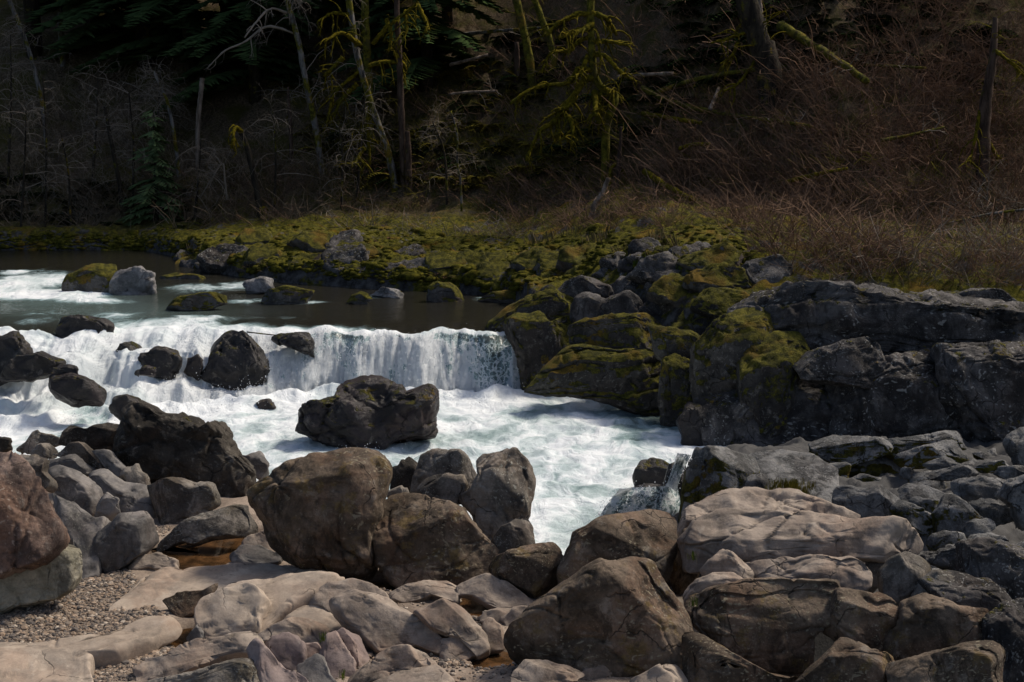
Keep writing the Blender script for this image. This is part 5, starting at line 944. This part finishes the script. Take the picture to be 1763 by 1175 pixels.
def cover(name, label, temps, n, region, sc, mat, tilt=0.15, zoff=0.0, dens=None):
    """region: photo polygon(s) on the slope; plants stand on the ground"""
    vs = []; fs = []; k = 0; polys = [P(s) for s in region]; lo = np.min([p.min(0) for p in polys], 0); hi = np.max([p.max(0) for p in polys], 0); pts = []
    while len(pts) < n:
        c = rng.uniform(lo, hi, (600, 2)); ok = np.zeros(600, bool)
        for p in polys: ok |= inpoly(c[:, 0], c[:, 1], p)
        if dens is not None: ok &= perlin(np.column_stack([c / dens, np.zeros(600)])) > -0.12
        pts += list(c[ok])
    pts = np.array(pts[:n]); G = HITG(pts); per = len(temps); 
    for i, (v, f) in enumerate(temps):
        g = G[i::per]; m = len(g)
        if not m: continue
        R = rotz(m, rng); s = np.exp(rng.normal(0, 0.28, m)) * sc; t = rng.normal(size=(m, 2)) * tilt
        g = g + np.array([0, 0, zoff]); vv, ff = scatter(v, f, np.zeros((m, 3)), R, s[:, None] * np.ones(3)); vv = vv.reshape(m, -1, 3); vv[:, :, :2] += vv[:, :, 2:3] * t[:, None]; vv = (vv + g[:, None]).reshape(-1, 3); vs.append(vv); fs.append(ff + k); k += len(vv)
    return tag(mk(name, np.concatenate(vs), np.concatenate(fs), M[mat], smooth=False), label, kind='stuff')
_gy = np.linspace(19, 62, 900)
def HITG(pts):
    out = np.empty((len(pts), 3))
    for a in range(0, len(pts), 400):
        q = pts[a:a + 400]; d = ray(q[:, 0], q[:, 1]); p = CAM + d[:, None] * (_gy[None, :, None] / d[:, None, 1:2]); m = p[..., 2] < bank_z(p[..., 0], p[..., 1]); i = np.where(m.any(1), m.argmax(1), len(_gy) - 1); out[a:a + 400] = p[np.arange(len(q)), i]
    return out
B1 = [bush_t(s, 1.0, 9) for s in (1, 2, 3, 4)]; B2 = [bush_t(s, 0.6, 8, spread=0.9, r0=0.008) for s in (5, 6, 7)]; FR = [fern_t(s) for s in (1, 2, 3)]; GT = [grass_t(s) for s in (1, 2, 3)]
cover('brown_thicket', 'tangled reddish brown bare thicket on the right slope', B1, 1050, ['P 1150,300 1230,200 1480,120 1500,-20 1800,-20 1800,500 1440,500 1340,480 1250,400'], 0.9, 'twig', 0.3)
cover('brown_brush', 'bare brown brush over the middle slope', B2 + B1[:1], 1300, ['P 300,300 560,260 900,300 1300,150 1760,60 1760,300 1300,400 950,405 850,425 600,400 320,400'], 0.8, 'twig', 0.3, dens=60)
cover('mid_brush', 'brown brush and stems behind the mossy boulders', B1 + B2, 420, ['P 880,425 860,330 1000,290 1300,300 1340,430 1200,400 1000,405'], 0.7, 'twig', 0.35)
cover('hill_brush', 'low brown brush among ferns high on the slope', B2 + B1[:2], 700, ['P 460,-20 1500,-20 1480,120 1230,200 900,260 560,200'], 0.85, 'twig', 0.35)
cover('olive_undergrowth', 'olive mossy undergrowth on the middle slope', B2 + FR[:1], 700, ['P 480,120 1000,110 1050,330 560,330'], 0.8, 'twigo', 0.4)
cover('left_brush', 'dim grey brush under the left woods', B1 + B2, 420, ['P 0,150 330,220 600,300 560,395 330,405 0,410'], 0.95, 'twigm', 0.4, dens=55)
cover('grey_brush', 'bare grey brush along the bank tops', B1, 230, ['P 1330,470 1500,450 1800,440 1800,505 1430,505', 'P 640,380 900,420 900,440 560,405', 'P 0,150 250,120 330,300 200,400 0,400'], 0.75, 'twigg', 0.35)
cover('olive_brush', 'low mossy twigs on the slope', B2, 1400, ['P 1300,300 1500,160 1763,60 1763,420 1400,470 1300,400', 'P 0,250 200,300 330,400 1000,400 1250,330 1700,320 1200,120 900,220 600,220 400,300 0,240'], 0.75, 'twigo', 0.4, dens=80)
cover('ferns', 'dark sword ferns over the hillside', FR, 560, ['P 820,270 950,240 1250,40 1300,120 1000,330', 'P 560,250 760,220 860,300 640,340', 'P 1100,0 1700,0 1700,160 1450,120 1200,60', 'P 0,300 330,330 330,400 0,410', 'P 780,60 1000,40 1000,180 800,200'], 0.85, 'fern', 0.1)
cover('dead_leaf_litter', 'brown dead leaves over the hillside', [(np.array([[-.05, -.03, .01], [.05, -.035, .03], [.06, .03, .0], [-.04, .035, .03]]), np.array([[0, 1, 2, 3]]))] * 2, 14000, ['P 0,0 1763,0 1763,500 1350,490 1250,400 900,420 500,395 0,410'], 0.8, 'litter', 0.4, 0.03)
cover('dry_grass', 'dry tan grass tufts on the slope and bank edge', GT, 420, ['P 780,230 950,230 980,330 800,330', 'P 560,395 900,425 1000,400 1340,470 1400,500 1300,470 1000,440', 'P 1150,190 1700,180 1500,300 1200,280'], 1.0, 'grassd', 0.2)
cover('bank_grass', 'fresh green grass on the mossy bank', GT, 160, ['P 900,430 990,430 1080,470 1180,480 1150,460 1040,440'], 0.6, 'grassg', 0.2)
cover('bank_litter', 'fallen brown leaves and bits over the mossy bank', [(np.array([[-.05, -.03, .01], [.05, -.035, .03], [.06, .03, .0], [-.04, .035, .03]]), np.array([[0, 1, 2, 3]]))] * 2, 2500, ['P 310,440 420,398 620,400 900,425 1300,400 1340,490 1150,480 900,505 480,480'], 0.6, 'litter', 0.4, 0.12)
cover('bank_bristle', 'dry grass and low twigs dotted over the mossy bank', GT + B2, 520, ['P 310,440 420,398 620,400 900,425 1300,400 1340,490 1150,480 900,490 480,470'], 0.45, 'grassd', 0.3, dens=40)
# moss tufts hugging the bank
def tuft_t(seed):
    r = np.random.default_rng(seed); v = ICO[0] * (1 + 0.35 * r.uniform(-1, 1, (12, 1))); return v * np.array([1, 1, 0.55]), ICO[1]
TT = [tuft_t(s) for s in range(5)]
def moss_cover(name, label, n, region, sc):
    vs = []; fs = []; k = 0; polys = [P(s) for s in region]; lo = np.min([p.min(0) for p in polys], 0); hi = np.max([p.max(0) for p in polys], 0); c = rng.uniform(lo, hi, (n * 3, 2)); ok = np.zeros(n * 3, bool)
    for p in polys: ok |= inpoly(c[:, 0], c[:, 1], p)
    c = c[ok][:n]; g = HITG(c); g[:, 2] = bank_z(g[:, 0], g[:, 1], True) - 0.015
    for i, (v, f) in enumerate(TT):
        m = g[i::5]; vv, ff = scatter(v, f, m, rotz(len(m), rng), np.exp(rng.normal(0, 0.6, (len(m), 1))) * sc * np.array([[1.3, 1, 1.1]])); vs.append(vv); fs.append(ff + k); k += len(vv)
    tag(mk(name, np.concatenate(vs), np.concatenate(fs), M['tuft'], smooth=True), label, kind='stuff')
def tuftm():
    t = NT('moss_tufts'); v = t.n('TexCoord').outputs['Object']; c = moss_col(t, v); t.pbsdf(c, 0.98, t.bump(t.noise(v, 50, 4, 0.75), 1.0, 0.05), 0.05); return t.m
M['tuft'] = tuftm()
moss_cover('moss_tufts', 'cushions of yellow green moss over the far bank', 9000, ['P 300,430 420,400 620,405 900,430 1000,430 1120,470 900,515 700,500 480,480 300,460', 'P 0,420 300,410 300,440 0,440', 'P 1000,420 1300,400 1350,480 1150,470'], 0.03)
HB = 'mossy hummocks of the far bank'
for i in range(120):
    a = rng.random()
    if i < 75: px, py = rng.uniform(330, 1010), 0
    else: px, py = rng.uniform(1010, 1340), 0
    if px < 1000: lo_ = np.interp(px, [330, 420, 620, 900, 1010], [440, 415, 415, 440, 450]); hi_ = np.interp(px, [330, 480, 640, 1010], [470, 485, 510, 490])
    else: lo_, hi_ = 425, 505
    py = rng.uniform(lo_, hi_); w_ = rng.uniform(18, 55); h_ = w_ * rng.uniform(0.32, 0.55); th_ = np.sort(rng.uniform(0, 2 * math.pi, 9)); q = np.stack([px + w_ * np.cos(th_) * rng.uniform(0.8, 1.1, 9), py - h_ * np.sin(th_) * rng.uniform(0.7, 1.0, 9)], 1)
    g = hit(px, min(py + h_, 512)); dk = rng.random() < (0.34 if i < 75 else 0.6)
    rock(q, 'cliff' if dk else 'mossy', 'bare grey rock showing through the mossy far bank' if dk else 'mossy hummock of rock on the far bank', sty='crag' if (dk or i % 2) else 'boulder', y=g[1] + 0.3, th=1.2, name='mossy_rock', cat='rock', group='bare grey rocks of the far bank' if dk else HB, tau=50, sink=0.3, front=0.25)
for sp_, m_, lb_ in [('P 1085,470 1110,448 1150,440 1185,455 1190,475 1140,482', 'cliff', 'grey broken ledge below the bare bleached stick'), ('P 1170,452 1200,430 1245,428 1275,445 1265,468 1210,470', 'mossy', 'mossy hump under the edge of the thicket'), ('P 1175,492 1195,468 1235,460 1275,470 1285,494 1230,502', 'cliffmoss', 'mossy crag in the hollow left of the long upper cliff'),
                      ('P 1120,510 1140,484 1175,478 1200,494 1190,520 1150,526', 'cliffmoss', 'small mossy crag over the pale topped slab'), ('P 1195,530 1215,502 1255,496 1300,508 1310,530 1255,545', 'cliffmoss', 'wide mossy crag touching the long upper cliff'), ('P 1270,470 1295,448 1335,446 1360,465 1345,486 1300,488', 'cliff', 'grey crag at the foot of the thicket')]:
    q = P(sp_); k_ = q[:, 1].argmax(); rock(q, m_, lb_, sty='crag', y=hit(q[k_, 0], q[k_, 1])[1] - 0.15, th=1.1, name='cliff_rock', cat='rock', group=CG, tau=60, front=0.2, sink=0.3, grow=1.15)
# near greenery
def tufts(name, label, cat, specs, mat, sc, z=0.0):
    for (a, b, y), l in zip(specs, label):
        o = at_y(a, b, y); m = 1; g = o + np.column_stack([rng.normal(size=(m, 2)) * 0.05, np.zeros(m)]); vs, fs = scatter(*GT[0], g, rotz(m, rng), np.full((m, 3), sc)); tag(mk(name, vs, fs, M[mat], smooth=False, loc=tuple(o)), l, cat, 'small grass tufts in rock cracks')
tufts('grass_tuft', ['small bright grass tuft beside the dark bottom ridge', 'green grass tuft in the crack right of the triangular boulder', 'grass tuft in the gap left of the peaked knob', 'tiny grass tuft at the top of the mossy crack'], 'grass',
      [(578, 1170, 10.6), (1180, 1045, 11.2), (1210, 968, 12.0), (560, 1103, 11.0)], 'grassg', 0.32)
o = at_y(1357, 840, 14.6); mv, mf = scatter(*GT[1], o + np.column_stack([rng.normal(size=(90, 2)) * np.array([0.10, 0.06]), rng.uniform(-0.12, 0.04, 90)]), rotz(90, rng), np.full((90, 3), 0.30)); tag(mk('moss_tuft', mv, mf, M['twigo'], smooth=False, loc=tuple(o)), 'shaggy moss tuft growing on the flat grey rock', 'moss')
# ---------------------------------------------------------------- spray
X_, Y_, Z_, fc_, fo_ = RWATER
cand = np.argwhere((fc_ > 0.5) & (fo_ > 0.45)); k = rng.integers(0, len(cand), 15000); ii = cand[k]
pf = np.stack([X_[ii[:, 0], ii[:, 1]], Y_[ii[:, 0], ii[:, 1]], Z_[ii[:, 0], ii[:, 1]]], 1) + np.column_stack([rng.normal(size=15000) * 0.02, -np.abs(rng.normal(size=15000)) * 0.09, rng.normal(size=15000) * 0.05])
x = rng.uniform(-7.5, 0.2, 3800); base = water_lip(x) - water_w(x); pb = np.stack([x, base - np.abs(rng.normal(size=3800)) * 0.35, low_z(base) + np.abs(rng.normal(size=3800)) * 0.13], 1)
def ring(px, py, rx, ry, n, z):
    a = rng.uniform(0, 6.28, n); c = at_z(px + rx * np.cos(a), py + ry * np.sin(a), z); return c + np.column_stack([rng.normal(size=(n, 2)) * 0.06, np.abs(rng.normal(size=n)) * 0.07])
pr = np.concatenate([ring(630, 740, 125, 40, 300, -1.05), ring(405, 650, 65, 12, 150, -1.0), ring(1090, 880, 50, 30, 500, -1.0)])
# the small side cascade at the right
from mathutils.bvhtree import BVHTree
bpy.context.view_layer.update(); bv = []
for o in COL.objects:
    if o.name.startswith('river_rock') and o['label'].startswith('black') and 'cascade' in o['label']:
        mw = o.matrix_world; bv.append(BVHTree.FromPolygons([mw @ q.co for q in o.data.vertices], [tuple(q.vertices) for q in o.data.polygons]))
def laid(px, py, y):
    d = Vector(ray(px, py)); best = None
    for t_ in bv:
        h_ = t_.ray_cast(Vector(CAM), d)
        if h_[0] is not None and (best is None or h_[3] < best[1]): best = (h_[0], h_[3], h_[2])
    return np.array(best[0] + Vector((0, -0.012, 0.012))) if best else at_y(px, py, y)
pc = []
def sheet(name, label, rows, foam, nr=70, ncol=70):
    L = spl(np.array([r_[0] for r_ in rows], float), nr); Rr = spl(np.array([r_[1] for r_ in rows], float), nr); s_ = np.linspace(0, 1, ncol); g = np.array([[laid(*(L[i] * (1 - s) + Rr[i] * s), 15.15) for s in s_] for i in range(nr)])
    dep = np.linalg.norm(g - CAM, axis=2, keepdims=True); dirs = (g - CAM) / dep; d = dep[..., 0]
    for _ in range(6): d = (np.roll(d, 1, 0) + np.roll(d, -1, 0) + np.roll(d, 1, 1) + np.roll(d, -1, 1) + 2 * d) / 6 if False else np.minimum(d, (np.vstack([d[:1], d[:-1]]) + np.vstack([d[1:], d[-1:]]) + np.hstack([d[:, :1], d[:, :-1]]) + np.hstack([d[:, 1:], d[:, -1:]])) / 4)
    U_ = np.broadcast_to(s_[None] * 0.75, (nr, ncol)); V_ = np.broadcast_to(np.linspace(0, 0.55, nr)[:, None], (nr, ncol)); q3 = np.stack([U_.ravel() * 14, V_.ravel() * 4, U_.ravel() * 0 + 77], 1)
    d = d - 0.02 - (0.022 * ridged(q3, 3)).reshape(nr, ncol); g = CAM + dirs * d[..., None]
    fo = foam + 0.26 * fbm(np.stack([U_.ravel() * 9, V_.ravel() * 2.2, U_.ravel() * 0 + 12], 1), 3).reshape(nr, ncol) + 0.14 * sstep(0.65, 1.0, np.linspace(0, 1, nr))[:, None]
    o = mk(name, g.reshape(-1, 3), grid_faces(nr, ncol), M['water'], attrs={'foam': fo.ravel(), 'face': np.ones(nr * ncol), 'teal': np.full(nr * ncol, 0.1), 'web': np.full(nr * ncol, 1.2)}, uv=np.stack([U_.ravel() * 1.5 + 3.1, V_.ravel() * 1.5], 1)); tag(o, label, kind='structure'); k = rng.integers(0, nr * ncol, 260); pc.append(g.reshape(-1, 3)[k] + dirs.reshape(-1, 3)[k] * -0.03 + rng.normal(size=(260, 3)) * 0.02)
sheet('side_cascade', 'small cascade of white water over the black rock beside the chute', [((1066, 842), (1166, 838)), ((1056, 856), (1170, 858)), ((1040, 876), (1172, 884)), ((1026, 902), (1172, 910))], 0.50)
sheet('side_cascade', 'narrow spill of white water between the black rocks', [((1166, 780), (1190, 784)), ((1158, 806), (1176, 812)), ((1146, 840), (1164, 846))], 0.52, 40, 20)
pc.append(at_z(rng.uniform(1025, 1165, 500), rng.uniform(888, 905, 500), -1.05) + np.abs(rng.normal(size=(500, 1))) * np.array([[0, 0, 0.05]]))
pp = np.concatenate([pf, pb, pr] + pc); OCT = (np.array([[1, 0, 0], [-1, 0, 0], [0, 1, 0], [0, -1, 0], [0, 0, 1], [0, 0, -1]], float), np.array([[0, 2, 4], [2, 1, 4], [1, 3, 4], [3, 0, 4], [2, 0, 5], [1, 2, 5], [3, 1, 5], [0, 3, 5]]))
vs, fs = scatter(*OCT, pp, rotm(len(pp), rng), np.exp(rng.normal(math.log(0.0048), 0.35, (len(pp), 1))) * np.array([[1, 1, 1.6]]))
t = NT('water_spray'); tb_ = t.n('BsdfTranslucent'); t.put(tb_.inputs[0], (0.95, 0.97, 1.0)); pb_ = t.pbsdf((0.9, 0.93, 0.95), 0.3, None, 0.5); mx = t.n('MixShader'); t.t.links.new(pb_.outputs[0], mx.inputs[1]); t.t.links.new(tb_.outputs[0], mx.inputs[2]); t.t.links.new(mx.outputs[0], t.out.inputs[0]); tag(mk('water_spray', vs, fs, t.m), 'white droplets flung up by the fall', kind='stuff')
